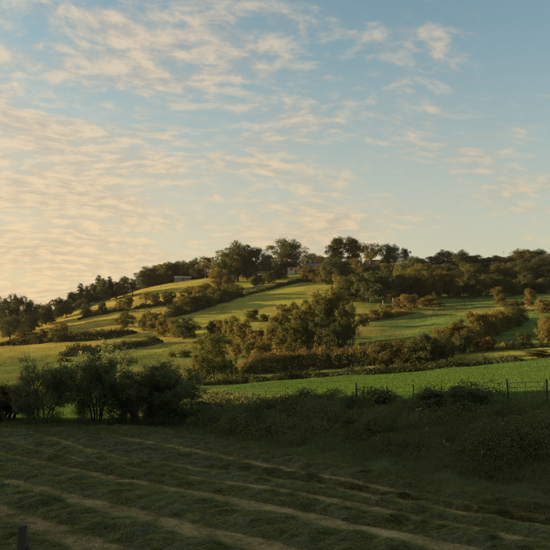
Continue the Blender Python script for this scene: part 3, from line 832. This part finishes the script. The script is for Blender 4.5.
for a in [
    ('open', 206, 0, 256.5, 18, 'olive', 'airy round tree with open crown left of the tall crest group', None, 400),
    ('oak', 199, 0, 267, 16, 'dark', 'low dark tree just right of the grey barn', None, 404),
    ('oak', 215, 0, 261, 14, 'brown', 'brown tinged tree against the left flank of the tall crest group', None, 396),
    ('tall', 225, 0, 252, 22, 'green', 'left tree of the tall crest group', None, 372),
    ('oak', 238, 0, 243.5, 30, 'green', 'tallest tree of the crest group with bare trunks below', None, 374),
    ('oak', 256, 0, 248.5, 26, 'dark', 'right tree of the tall crest group, dark and round', None, 376),
    ('tall', 246, 0, 254, 18, 'dark', 'narrow dark tree in the middle of the tall crest group', None, 380),
    ('oak', 269, 0, 255, 13, 'dark', 'small tree between the tall crest group and the round oak', None, 396),
    ('oak', 286, 0, 240.5, 33, 'dark', 'big round oak standing alone above the pink cottage', None, 393),
    ('oak', 312, 0, 253, 22, 'dark', 'low spreading tree behind the long white cottage', None, 414),
    ('oak', 322, 0, 256, 16, 'brown', 'small brownish tree right of the long white cottage', None, 408),
    ('tall', 337, 0, 238, 20, 'green', 'left one of the two tallest trees on the hilltop', None, 385),
    ('tall', 352, 0, 237.5, 20, 'olive', 'right one of the two tallest trees on the hilltop', None, 388),
    ('open', 370, 0, 243.5, 22, 'olive', 'airy dome shaped tree left of the red roof', None, 400),
    ('oak', 389, 0, 245, 22, 'dark', 'smooth dark dome of a tree right of the red roof', None, 392),
    ('open', 405, 0, 248, 10, 'dark', 'thin wispy tree right of the dark dome on the skyline', None, 396),
    ('bush', 219, 290, 270, 18, 'rust', 'reddish bush at the foot of the tall crest group', None, None),
    ('bush', 230, 291, 276, 16, 'olive', 'olive shrub under the tallest crest tree', None, None),
    ('bush', 305, 282, 265.5, 15, 'rust', 'first orange bush below the white cottage', None, None),
    ('bush', 315, 283, 267, 15, 'rust', 'second orange bush below the white cottage', None, None),
    ('bush', 326, 285, 268, 16, 'brown', 'brown bush right of the two orange bushes below the cottage', None, None),
    ('bush', 268, 284, 271, 14, 'dark', 'dark shrub below the low white cottage', None, None),
    ('bush', 258, 287, 275, 14, 'dark', 'dark shrub at the foot of the dark round crest tree', None, None),
    ('bush', 280, 279, 269.5, 15, 'dark', 'small dark shrub in front of the pink cottage', None, None),
]:
    plant(*a[:8], Y=a[8])

# hilltop mass under the two tallest trees
HT = [(332, 285, 258, 22, 'dark', 'oak'), (345, 283, 260, 20, 'dark', 'oak'), (356, 281, 259, 18, 'rust', 'bush'), (373, 283, 265, 26, 'green', 'bush'), (390, 284, 263, 26, 'rust', 'bush'),
      (405, 288, 262, 22, 'green', 'oak'), (340, 300, 275, 20, 'olive', 'bush'), (352, 302, 276, 26, 'dark', 'bush'), (368, 303, 273, 28, 'dark', 'bush'), (386, 301, 272, 26, 'dark', 'bush'), (400, 299, 274, 22, 'green', 'bush'),
      (392, 304, 290, 14, 'olive', 'bush'), (413, 300, 270, 24, 'green', 'oak'), (409, 311, 294, 18, 'rust', 'bush'), (424, 300, 277, 24, 'olive', 'oak')]
TXT = {'dark': 'dark green', 'green': 'green', 'olive': 'olive', 'rust': 'orange tinged', 'brown': 'brownish'}
WH = ['under the left of the two tallest trees', 'between the two tallest trees', 'under the airy dome tree', 'in front of the red roof', 'below the dark dome tree', 'right of the dark dome tree',
      'at the left foot of the hilltop thicket', 'in the shaded front of the hilltop thicket, leftmost', 'in the middle of the shaded hilltop thicket', 'at the right of the shaded hilltop thicket',
      'where the hilltop thicket meets the right wood', 'small, at the lower edge of the hilltop thicket', 'at the left end of the right wood', 'low, beside the rough tawny bank', 'in the front of the right wood near its left end']
for (u, vb, vt, wd, mt, sh), wh in zip(HT, WH):
    plant(sh, u, vb, vt, wd, mt, f'{TXT[mt]} {"bush" if sh == "bush" else "tree"} {wh}', 'thicket below the hilltop houses')

# right-hand wood: back row on the skyline, then two rows in front
back = [(412, 257, 16, 'dark'), (422, 261, 15, 'dark'), (432, 256, 18, 'dark'), (447, 250.5, 20, 'dark'), (460, 250.5, 18, 'dark'), (472, 255, 16, 'dark'), (484, 258, 17, 'dark'), (496, 255.5, 16, 'dark'),
        (505, 257, 18, 'rust'), (515, 255.5, 17, 'dark'), (524, 249, 20, 'brown'), (535, 250, 18, 'dark'), (545, 256, 18, 'dark'), (557, 252, 20, 'dark')]
for i, (u, vt, wd, mt) in enumerate(back):
    plant('oak', u, 0, vt, wd + 4, mt, f'{ORD[i]} tree from the left along the top of the right-hand wood', 'right-hand wood', Y=372 + (i * 7 % 4) * 6)
wr = random.Random(12)
MM = ['olive', 'olive', 'green', 'dark', 'olive', 'green', 'dark', 'dark', 'brown', 'dark', 'dark', 'dark', 'green', 'dark']
for i in range(13):
    u = 416 + i * 11 + wr.uniform(-3, 3)
    plant('oak', u, 0, wr.uniform(260, 269), wr.uniform(20, 28), MM[i], f'{ORD[i]} tree from the left in the middle row of the right-hand wood', 'right-hand wood', Y=318 + wr.uniform(-8, 14))
MM = ['olive', 'rust', 'olive', 'dark', 'brown', 'dark', 'dark', 'green', 'dark', 'dark', 'dark', 'dark']
for i in range(12):
    u = 438 + i * 10.5 + wr.uniform(-3, 3)
    plant(wr.choice(['oak', 'bush']), u, 0, wr.uniform(271, 283), wr.uniform(18, 25), MM[i], f'{ORD[i]} leafy tree from the left along the lower edge of the right-hand wood', 'right-hand wood', Y=286 + wr.uniform(-6, 10))

# ------------------------------------------------------------------ bushes on the hill fields
for a in [
    ('bush', 124, 328, 311, 18, 'green', 'round single tree in the golden left field above a dark hedge'),
    ('bush', 102, 315, 302, 8, 'dark', 'small upright bush at the left end of the golden field'),
    ('bush', 86, 317, 304, 11, 'dark', 'dark bush below the ridge conifers at the golden field edge'),
    ('bush', 119, 310, 299, 10, 'olive', 'left of two small bushes in the middle of the golden field'),
    ('bush', 128, 310, 297, 11, 'green', 'right of two small bushes in the middle of the golden field'),
    ('open', 146, 306, 291.5, 16, 'rust', 'thin reddish tree on the boundary across the golden field'),
    ('bush', 155, 306, 293, 12, 'green', 'green bush right of the thin reddish boundary tree'),
    ('bush', 168, 304, 291, 14, 'green', 'round bush at the right end of the golden field boundary'),
    ('bush', 22, 343, 331, 15, 'rust', 'tawny bush leftmost in the low hedge on the left'),
    ('bush', 43, 341, 329, 11, 'rust', 'small orange bush in the low hedge on the left'),
    ('bush', 60, 339, 323, 19, 'rust', 'largest tawny bush in the low hedge on the left'),
    ('bush', 32, 342, 332, 12, 'olive', 'olive bush between the tawny bushes of the left hedge'),
    ('bush', 144, 331, 313, 13, 'olive', 'leftmost bush of the mixed clump in the middle left field'),
    ('bush', 154, 332, 311.5, 16, 'olive', 'tallest bush of the mixed clump in the middle left field'),
    ('bush', 164, 337, 315, 16, 'rust', 'reddish bush in the mixed clump in the middle left field'),
    ('bush', 173, 338, 318, 14, 'olive', 'small olive bush in the mixed clump beside the dark wide one'),
    ('bush', 185, 339, 317.5, 28, 'dark', 'wide dark bush at the right of the middle left clump'),
    ('bush', 191, 301, 286, 22, 'olive', 'olive bush leftmost at the top of the slanting thicket'),
    ('bush', 205, 302, 284, 20, 'olive', 'highest bush of the slanting thicket below the tall crest group'),
    ('bush', 219, 303, 287, 22, 'green', 'bush right of the highest in the slanting thicket'),
    ('bush', 233, 298, 284, 18, 'green', 'bush at the upper right end of the slanting thicket'),
    ('bush', 187, 311, 296, 24, 'olive', 'lower left bush of the slanting thicket'),
    ('bush', 203, 309, 294, 22, 'green', 'lower middle bush of the slanting thicket'),
    ('bush', 175, 316, 304, 16, 'dark', 'dark low bush at the bottom tip of the slanting thicket'),
    ('bush', 212, 336, 320, 12, 'dark', 'dark bush at the left of the lower centre thicket'),
    ('bush', 222, 338, 319, 14, 'rust', 'first russet bush of the lower centre thicket'),
    ('bush', 232, 343, 316, 17, 'olive', 'highest bush of the lower centre thicket'),
    ('bush', 243, 346, 320, 20, 'rust', 'wide russet bush in the lower centre thicket'),
    ('bush', 252, 322, 309.5, 14, 'green', 'single round bush in the bright green field'),
    ('bush', 265, 322, 314, 14, 'green', 'low bush touching the single round bush in the bright field'),
    ('bush', 256, 350, 329, 18, 'rust', 'orange brown bush right of the wide russet one'),
    ('bush', 267, 350, 326, 18, 'olive', 'olive bush left of the pale tall bush in the centre'),
    ('bush', 237, 358, 341, 11, 'rust', 'bright orange bush above the left end of the long hedge'),
    ('bush', 248, 360, 341, 14, 'green', 'green bush right of the bright orange one above the long hedge'),
    ('bush', 263, 358, 341, 16, 'olive', 'olive bush directly above the left half of the long hedge'),
    ('bush', 279, 352, 313, 24, 'olive', 'pale tall bush at the left of the central clump'),
    ('bush', 283, 319, 304, 13, 'olive', 'left of the two bushes standing above the central clump'),
    ('bush', 293, 319, 302, 14, 'green', 'right of the two bushes standing above the central clump'),
    ('oak', 319, 347, 292, 28, 'green', 'tall dark topped tree in the central clump'),
    ('bush', 304, 349, 305, 26, 'olive', 'olive bush left of the tall tree in the central clump'),
    ('oak', 338, 344, 289, 26, 'olive', 'tallest yellow green tree in the central clump'),
    ('bush', 347, 346, 304, 24, 'green', 'green bush at the right side of the central clump'),
    ('bush', 328, 352, 317, 34, 'dark', 'broad shaded bush in the front of the central clump'),
    ('bush', 294, 354, 322, 30, 'green', 'front left bush of the central clump over the hedge'),
    ('bush', 363, 327, 313, 12, 'green', 'small dark bush at the right end of the central clump'),
    ('bush', 385, 319, 304, 16, 'olive', 'round bush in the tawny rough strip on the right'),
    ('bush', 374, 320, 309, 12, 'rust', 'small orange bush in the tawny rough strip'),
    ('bush', 430, 307, 296, 26, 'rust', 'low wide orange bush at the top of the dark green right field'),
    ('bush', 399, 309, 297, 13, 'rust', 'tawny bush right of the round one in the rough strip'),
    ('bush', 390, 368, 340.5, 36, 'brown', 'broad reddish bush at the right end of the long hedge'),
    ('bush', 425, 366, 334.5, 28, 'dark', 'tall dark bush at the foot of the slanting bush row'),
    ('bush', 442, 362, 336, 26, 'dark', 'dark bush right of the tall one at the meadow edge'),
    ('bush', 444, 350, 327, 22, 'rust', 'orange bush low in the slanting row on the right'),
    ('bush', 459, 348, 319.5, 26, 'olive', 'olive bush third up the slanting row on the right'),
    ('bush', 463, 354, 333, 18, 'dark', 'dark bush in front of the olive one in the slanting row'),
    ('bush', 478, 339, 312, 22, 'olive', 'lower of two olive bushes halfway up the slanting row'),
    ('bush', 490, 336, 312.5, 20, 'rust', 'russet bush in the middle of the slanting row'),
    ('bush', 503, 331, 310, 20, 'olive', 'dark sided bush near the top of the slanting row'),
    ('bush', 514, 327, 306, 20, 'green', 'topmost large bush of the slanting row'),
    ('bush', 522, 319, 306, 12, 'rust', 'pinkish bush at the top tip of the slanting row'),
    ('bush', 478, 351, 339.5, 9, 'rust', 'left of two small orange bushes above the lit strip'),
    ('bush', 489, 351, 337, 14, 'rust', 'right of two small orange bushes above the lit strip'),
    ('bush', 525, 348, 333, 15, 'dark', 'small dark round bush alone near the right edge'),
    ('oak', 548, 345, 315, 20, 'rust', 'tall orange tree cut by the right edge of the picture'),
    ('bush', 544, 313, 299, 14, 'rust', 'orange bush below the wood at the right edge'),
    ('tall', 530, 307, 288.5, 11, 'rust', 'slim orange tree lit against the right-hand wood'),
    ('tall', 500, 306, 286.5, 13, 'olive', 'slim olive tree lit at the edge of the right-hand wood'),
    ('bush', 512, 311, 300, 22, 'brown', 'low brown bush between the two slim lit trees'),
    ('bush', 505, 349, 342, 7, 'straw', 'tiny pale tuft left of the small dark round bush'),
    ('bush', 513, 349, 341, 7, 'straw', 'tiny tawny tuft touching the small dark round bush'),
    ('bush', 540, 357, 350, 26, 'rust', 'low rusty bracken patch near the right edge above the meadow'),
    ('bush', 172, 358, 351, 9, 'rust', 'small rusty bush on the lit slope behind the near thorn trees'),
    ('bush', 184, 358, 350, 14, 'dark', 'small dark bush on the lit slope behind the near thorn trees'),
    ('bush', 63, 362, 357, 14, 'rust', 'low russet clump seen just above the left near thorn tree'),
]:
    plant(*a)
# darker trees between the meadow and the hill, centre left
plant('oak', 214, 0, 333, 34, 'green', 'big dark tree left of the long hedge behind the meadow', None, Y=146)
plant('bush', 200, 0, 355, 26, 'green', 'dark bush between the near thorn trees and the big dark tree', None, Y=140)
plant('bush', 231, 0, 358, 15, 'dark', 'shaded bush at the right foot of the big dark tree', None, Y=150)

BS = [(322, 408, 394, 34, 'just left of the tall fence post'), (384, 405, 389, 32, 'right of the tall fence post'), (434, 410, 388, 38, 'against the fence left of the gate'), (466, 412, 386, 42, 'tallest on the bank, left of the gate post')]
for u_, vb_, vt_, w_, wh in BS:
    # find the bank surface on this sight line
    ys = np.arange(24, 90, .25); X_, Z_ = ray(u_, vb_, ys); G_ = ground_z(X_, ys); h_ = np.nonzero(G_ >= Z_)[0]
    plant('bush', u_, 0, vt_, w_, 'scrub', f'dark bramble bush {wh}', 'bramble bushes on the bank', Y=float(ys[h_[0]] if len(h_) else 60), name='bramble_bush')

# ------------------------------------------------------------------ hedges
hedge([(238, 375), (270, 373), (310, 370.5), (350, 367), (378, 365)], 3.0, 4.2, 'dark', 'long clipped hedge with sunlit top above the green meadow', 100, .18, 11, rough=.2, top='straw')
hedge([(0, 346), (30, 344.5), (60, 342), (90, 340.5), (112, 338.5), (134, 333.5)], 2.6, 2.6, 'dark', 'low dark hedge below the golden fields on the left', 55, .24, 12)
hedge([(60, 357), (85, 354), (105, 352), (125, 350), (145, 346), (160, 343)], 2.8, 2.4, 'dark', 'second dark hedge slanting behind the near thorn trees', 55, .24, 13)
hedge([(164, 319), (185, 314), (205, 308), (225, 301.5), (243, 296.5)], 3.2, 2.8, 'dark', 'dark hedge along the foot of the slanting thicket', 55, .26, 14)
hedge([(243, 296.5), (262, 291.5), (280, 287), (300, 282), (314, 281)], 2.2, 1.5, 'dark', 'low hedge running up to the orange bushes below the cottage', 55, .24, 15)
hedge([(134, 309.5), (150, 307.5), (172, 305), (190, 303)], 2.0, 1.6, 'brown', 'thin hedge crossing the golden field', 50, .24, 16)
hedge([(78, 320), (95, 316), (112, 312.5), (128, 311)], 2.0, 1.6, 'dark', 'short dark hedge at the left of the golden field', 50, .24, 17)
hedge([(200, 386), (220, 384.5), (245, 383), (264, 381.5)], 2.6, 1.6, 'dark', 'dark low scrub mound at the left far edge of the meadow', 70, .16, 18, name='scrub_hedge')
hedge([(270, 381), (290, 379), (310, 378), (326, 377)], 2.4, 1.2, 'dark', 'low dark scrub mound in the middle of the far meadow edge', 70, .16, 19, name='scrub_hedge')
hedge([(330, 377), (370, 374.5), (410, 371.5), (450, 368), (490, 364), (522, 361)], 2.0, 1.15, 'dark', 'long dark scrub strip along the right far meadow edge', 70, .16, 20, name='scrub_hedge')
hedge([(470, 352.5), (495, 351), (520, 349.5), (550, 347)], 1.2, .7, 'brown', 'thin brown fence-line hedge above the lit strip on the right', 55, .16, 21)
hedge([(364, 322), (380, 319), (396, 316.5), (412, 313)], 3.5, 1.3, 'straw', 'rough tawny grass bank above the dark green right field', 60, .22, 22, name='tussock_bank', cat='grass bank')
hedge([(375, 364), (400, 361), (425, 358)], 2.0, 1.4, 'brown', 'low brown hedge between the broad reddish bush and the dark bush', 60, .18, 23)
hedge([(236, 371), (243, 370), (249, 369.5)], 1.6, 2.2, 'rust', 'short orange hedge end at the left tip of the long hedge', 60, .2, 24)
hedge([(196, 344), (214, 341), (232, 340)], 2.5, 1.6, 'dark', 'low dark hedge under the lower centre thicket', 55, .24, 25)

hedge([(410, 366), (428, 359), (446, 352), (468, 344), (490, 335), (508, 328), (522, 320)], 3.8, 3.9, 'olive', 'slanting hedgerow under the row of bushes on the right slope', 60, .22, 28)
hedge([(52, 318), (70, 312), (88, 306), (100, 301.5), (112, 298), (124, 294)], 3.0, 3.0, 'dark', 'dark undergrowth beneath the line of trees on the golden field ridge', 55, .26, 26)
hedge([(126, 293.5), (140, 289), (155, 285), (172, 281.5), (190, 279.5), (212, 278)], 3.0, 2.8, 'dark', 'dark undergrowth along the crest beneath the copse by the barn', 55, .26, 27)
# ------------------------------------------------------------------ dry stone walls on the ridge
def wall(pts, label, seed, h=1.1):
    rng = np.random.default_rng(seed)
    P = np.array([place(u, v)[:2] for u, v in pts]); seg = np.linalg.norm(np.diff(P, axis=0), axis=1); s = np.concatenate([[0], np.cumsum(seg)])
    parts = []
    q = 0.0
    o0 = np.array([P[0][0], P[0][1], gz(*P[0])])
    while q < s[-1]:
        ln = rng.uniform(.5, .9)
        x0, y0 = np.interp(q, s, P[:, 0]), np.interp(q, s, P[:, 1])
        for r_ in range(3):
            v_, q_ = boxes([(-ln * .5, ln * .5, -.28 + rng.normal(0, .04), .28, r_ * h / 3, (r_ + 1) * h / 3 - .03)])
            v_ = v_ + rng.normal(0, .03, v_.shape)
            x1, y1 = np.interp(q + .5, s, P[:, 0]), np.interp(q + .5, s, P[:, 1])
            an = math.atan2(y1 - y0, x1 - x0) if (x1, y1) != (x0, y0) else 0
            R2 = np.array([[math.cos(an), -math.sin(an), 0], [math.sin(an), math.cos(an), 0], [0, 0, 1]])
            parts.append((v_ @ R2.T + np.array([x0, y0, gz(x0, y0) - .1]) - o0, q_))
        q += ln
    V, Qd = merge(parts)
    o = link('stone_wall', np_mesh('stone_wall', V, Qd), M['stone']); o.location = o0
    tag(o, label, 'wall', 'stone walls on the hill')
wall([(44, 322), (52, 318.5), (60, 316.5)], 'short pale stone wall on the ridge below the left skyline dip', 1, 1.4)
wall([(90, 306.5), (104, 301), (118, 295.5), (132, 290.5)], 'pale stone wall edging the top of the golden field under the conifers', 2, 1.2)
wall([(250, 289.5), (256, 288), (262, 286.8)], 'short pale stone wall on the track below the tall crest group', 3, 1.0)

# ------------------------------------------------------------------ fences
def fence(posts, label, wires=(.45, .75, 1.0), ph=1.10, pr=.038, tall=None, name='post_and_wire_fence', seed=3):
    rng = random.Random(seed)
    x0, y0 = posts[0]; z0 = gz(x0, y0)
    root = empty(name, (x0, y0, z0)); tag(root, label, 'fence')
    tops = []
    for i, (x, y) in enumerate(posts):
        h = ph * rng.uniform(.92, 1.08); r = pr
        if tall and i in tall: h, r = tall[i]
        z = gz(x, y); lx, ly = rng.gauss(0, .035), rng.gauss(0, .035)
        V, Qd = tube([(0, 0, -.3), (lx * .3, ly * .3, h * .4), (lx, ly, h), (lx, ly, h + r * .4)], [r * 1.05, r, r * .95, r * .55], 8)
        cap = np.array([[24 + k for k in (0, 1, 2, 3)], [24 + k for k in (4, 5, 6, 7)], [24, 27, 28, 31]])
        o = link('post', np_mesh('post', V, np.vstack([Qd, cap])), M['post'], root); o.location = (x - x0, y - y0, z - z0)
        tops.append((x - x0, y - y0, z - z0, h))
    for wz in wires:
        pts = []
        for i in range(len(tops)):
            a = tops[i]; pts.append((a[0], a[1], a[2] + wz))
            if i + 1 < len(tops):
                b = tops[i + 1]; pts.append(((a[0] + b[0]) / 2, (a[1] + b[1]) / 2, (a[2] + b[2]) / 2 + wz - .03))
        V, Qd = tube(pts, [.004] * len(pts), 4)
        link('wire', np_mesh('wire', V, Qd), M['wire'], root)
    return root

fpx = [176, 193, 210, 228, 246, 266, 285, 306, 330, 354, 368, 384.5, 409, 436, 466, 501]
def on_fence(u):
    a = (u - 275) / F * 1.02
    x0, y0, x1, y1 = FEN0[0], FEN0[1], FEN1[0], FEN1[1]
    # intersection of the sight line x = a*y with the fence line
    k = (x1 - x0) / (y1 - y0)
    y = (x0 - k * y0) / (a - k); return (a * y, y)
fence([on_fence(u) for u in fpx], 'wooden post and wire fence along the near edge of the meadow', tall={9: (1.40, .068), 15: (1.30, .048)})
# metal gate at the right end of the fence
gx0, gy0 = on_fence(501); gx1, gy1 = on_fence(538)
ga = math.atan2(gy1 - gy0, gx1 - gx0); gl = math.hypot(gx1 - gx0, gy1 - gy0) - .12
za, zb = gz(gx0, gy0), gz(gx1, gy1)
root = empty('field_gate', (gx0, gy0, za)); tag(root, 'five barred metal field gate beside the tall post at the right', 'gate')
dirv = np.array([(gx1 - gx0), (gy1 - gy0), (zb - za)]); dirv = dirv / np.linalg.norm(dirv)
for i, hz in enumerate((.22, .40, .60, .83, 1.08)):
    V, Qd = tube([dirv * .1 + np.array([0, 0, hz]), dirv * gl + np.array([0, 0, hz])], [.016, .016], 6)
    link('bar', np_mesh('bar', V, Qd), M['gate'], root)
for k_ in (.1, gl * .5, gl):
    V, Qd = tube([dirv * k_ + np.array([0, 0, .22]), dirv * k_ + np.array([0, 0, 1.11])], [.018, .018], 6)
    link('upright', np_mesh('upright', V, Qd), M['gate'], root)
fence([on_fence(538.5), on_fence(556), on_fence(575)], 'short continuation of the meadow fence right of the gate', tall={0: (1.2, .05)}, seed=8)
# far fence above the lit strip, and pale posts in the rough strip
def pxpts(l): return [place(u, v)[:2] for u, v in l]
fence(pxpts([(470, 351.5), (482, 351), (494, 350), (506, 349.5), (518, 349), (530, 348), (541, 347.5), (551, 347)]), 'distant post fence above the lit grass strip on the right', wires=(.9,), ph=1.5, pr=.09, seed=5)
for i, (u, v, lb) in enumerate([(393, 305, 'left of two pale posts standing in the tawny rough strip'), (401.5, 304, 'right of two pale posts standing in the tawny rough strip'), (383, 305, 'short pale post beside the round bush in the rough strip')]):
    x, y, z = place(u, v)
    V, Qd = tube([(0, 0, -.3), (.02, 0, 1.2), (.04, 0, 2.5 if i < 2 else 1.6), (.04, 0, 2.55 if i < 2 else 1.65)], [.14, .13, .12, .05], 8)
    o = link('pale_post', np_mesh('pale_post', V, Qd), M['stone']); o.location = (x, y, z)
    tag(o, lb, 'post', 'pale posts on the hill')
# strainer post right below the camera, bottom left
xp, zp = ray(22, 525, 10.5); zg = gz(float(xp), 10.5)
root = empty('strainer_post', (float(xp), 10.5, zg)); tag(root, 'thick dark wooden post in the bottom left corner', 'post')
h = float(zp) - zg
V, Qd = tube([(0, 0, -.4), (0, 0, h * .5), (.01, 0, h - .02), (.01, 0, h)], [.070, .066, .064, .05], 12)
cap = np.array([[36, 37, 38, 39], [36, 39, 40, 47], [40, 41, 42, 43], [40, 43, 44, 47], [44, 45, 46, 47]])
link('post', np_mesh('post', V, np.vstack([Qd, cap]), None, False), M['post'], root)
V, Qd = tube([(.62, .05, -.2), (.06, .02, h * .78)], [.045, .04], 8)
link('brace', np_mesh('brace', V, Qd), M['post'], root)

# ------------------------------------------------------------------ near thorn trees on the left
def thorn_tree(seed, H, spread, nst, mat, leaf, nleaf, bare=0.0):
    """multi-stemmed tree grown by branching; returns crown mesh, stem mesh"""
    rng = np.random.default_rng(seed)
    tubes, LP, LN_ = [], [], []
    def grow(p, d, L, r, lev):
        pts, rads = [p], [r]
        n = 4
        for i in range(n):
            d = unit(d + rng.normal(0, .16, 3) + np.array([0, 0, .05 if lev < 2 else .02]))
            p = p + d * L / n
            pts.append(p); rads.append(r * (1 - (i + 1) / n * .7))
        if lev < 3: tubes.append(tube(pts, rads, 6 if lev < 2 else 4))
        if lev >= 2:
            k = nleaf if lev == 3 else nleaf // 3
            tt = rng.random(k) * n * .999; ii = tt.astype(int); ff = (tt - ii)[:, None]
            A = np.array(pts)
            Pl = A[ii] * (1 - ff) + A[ii + 1] * ff + rng.normal(0, leaf * .9, (k, 3))
            LP.append(Pl); LN_.append(rng.normal(0, .7, (k, 3)) + np.array([0, 0, .6]))
        if lev < 3:
            nk = (7, 7, 6)[lev]
            for i in range(nk):
                tpos = .28 + .72 * (i + rng.random()) / nk
                if lev == 0: tpos = max(tpos, bare)
                j = min(int(tpos * n), n - 1); base = pts[j] + (pts[j + 1] - pts[j]) * (tpos * n - j)
                an = i * 2.4 + rng.normal(0, .4)
                ax = unit(np.cross(d, (.2, .3, 1.0))); bx = np.cross(d, ax)
                out = ax * math.cos(an) + bx * math.sin(an)
                nd = unit(d * rng.uniform(.45, .8) + out * rng.uniform(.6, 1.0))
                grow(base, nd, L * rng.uniform(.42, .62) * (1.05 - .35 * tpos), r * .5, lev + 1)
    for i in range(nst):
        an = i * 2 * math.pi / nst + rng.normal(0, .3)
        tilt = spread * rng.uniform(.35, 1.0)
        grow(np.array([math.cos(an) * .25, math.sin(an) * .25, -.15]), unit(np.array([math.cos(an) * tilt, math.sin(an) * tilt, 1.0])), H * rng.uniform(.62, .88), .085, 0)
    P = np.concatenate(LP); N = np.concatenate(LN_)
    if bare == 0.0:
        rx = np.percentile(np.abs(P[:, :2]), 80); kf = len(P) // 5
        an = rng.uniform(0, 6.283, kf); cl_ = rng.integers(0, 60, kf); ca_ = rng.uniform(0, 6.283, 60)[cl_] + rng.normal(0, .22, kf)
        rr_ = rx * (1 - .35 * rng.random(kf)) * rng.uniform(.7, 1.15, 60)[cl_]
        P = np.concatenate([P, np.stack([np.cos(ca_) * rr_, np.sin(ca_) * rr_ * .8, rng.uniform(0, .42 * H, 60)[cl_] + rng.normal(0, .22, kf)], 1)])
        N = np.concatenate([N, np.stack([np.cos(ca_), np.sin(ca_), np.full(kf, .5)], 1) + rng.normal(0, .6, (kf, 3))])
    P[:, 2] = np.where(P[:, 2] < .06, rng.uniform(.06, .5, len(P)), P[:, 2])
    V, Qd, rr = leaves(P, N, leaf, rng, .6)
    V2, Q2 = merge(tubes)
    return np_mesh('thorn_crown', V, Qd, {'rnd': ('FLOAT', rr)}), np_mesh('thorn_stem', V2, Q2, None, True), P

def near_tree(seed, u, Y, vt, wpx, nst, spread, mat, label, nleaf=16, leaf=.115, bare=0.0, name='thorn_tree'):
    x = float(ray(u, 400, Y)[0]); z = gz(x, Y)
    H = float(ray(u, vt, Y)[1]) - z
    cm, sm, P = thorn_tree(seed, H, spread, nst, mat, leaf, nleaf, bare)
    ext = np.percentile(np.abs(P[:, 0]), 97) * 2; hh = np.percentile(P[:, 2], 99.7)
    W = wpx / F * Y
    root = empty(name, (x, Y, z), 0, (W / ext, W / ext, H / hh)); tag(root, label, 'tree', 'near thorn trees')
    link('stem', sm, M['bark2'], root); link('crown', cm, M[mat], root)
near_tree(21, 43, 61, 357, 56, 5, .35, 'near', 'left one of the three dark thorn trees behind the mown field', 12)
near_tree(22, 98, 62, 343.5, 80, 6, .45, 'near', 'tallest dark thorn tree with feathery top in the middle of the row', 17)
near_tree(27, 165, 60, 361, 64, 7, .55, 'near', 'right one of the three thorn trees, round and dense to the ground', 18)
near_tree(31, 8, 64, 386, 52, 4, .6, 'near2', 'small brownish hazel with thin trunks at the left edge', 11, bare=.5, name='hazel_tree')
near_tree(37, 194, 66, 399, 28, 4, .6, 'near', 'low dark shrub at the right end of the thorn row', 7, name='thorn_shrub')
near_tree(39, 130, 62, 382, 30, 4, .6, 'near', 'low dark shrub in the gap beside the round dense thorn tree', 9, name='thorn_shrub')

# ------------------------------------------------------------------ thin evening haze
V, Qd = boxes([(-11000, 11000, -11000, 11000, -40, 95)])
hzm = bpy.data.materials.new('evening_haze'); hzm.use_nodes = True
t = NT(hzm.node_tree)
pv = t.new('ShaderNodeVolumePrincipled', {'Color': (0.92, 0.92, 0.92, 1), 'Density': 0.000032, 'Anisotropy': 0.25})
t.new('ShaderNodeOutputMaterial', {'Volume': pv.outputs[0]})
tag(link('haze', np_mesh('haze', V, Qd), hzm), 'thin warm evening haze filling the valley air', 'haze', kind='stuff')
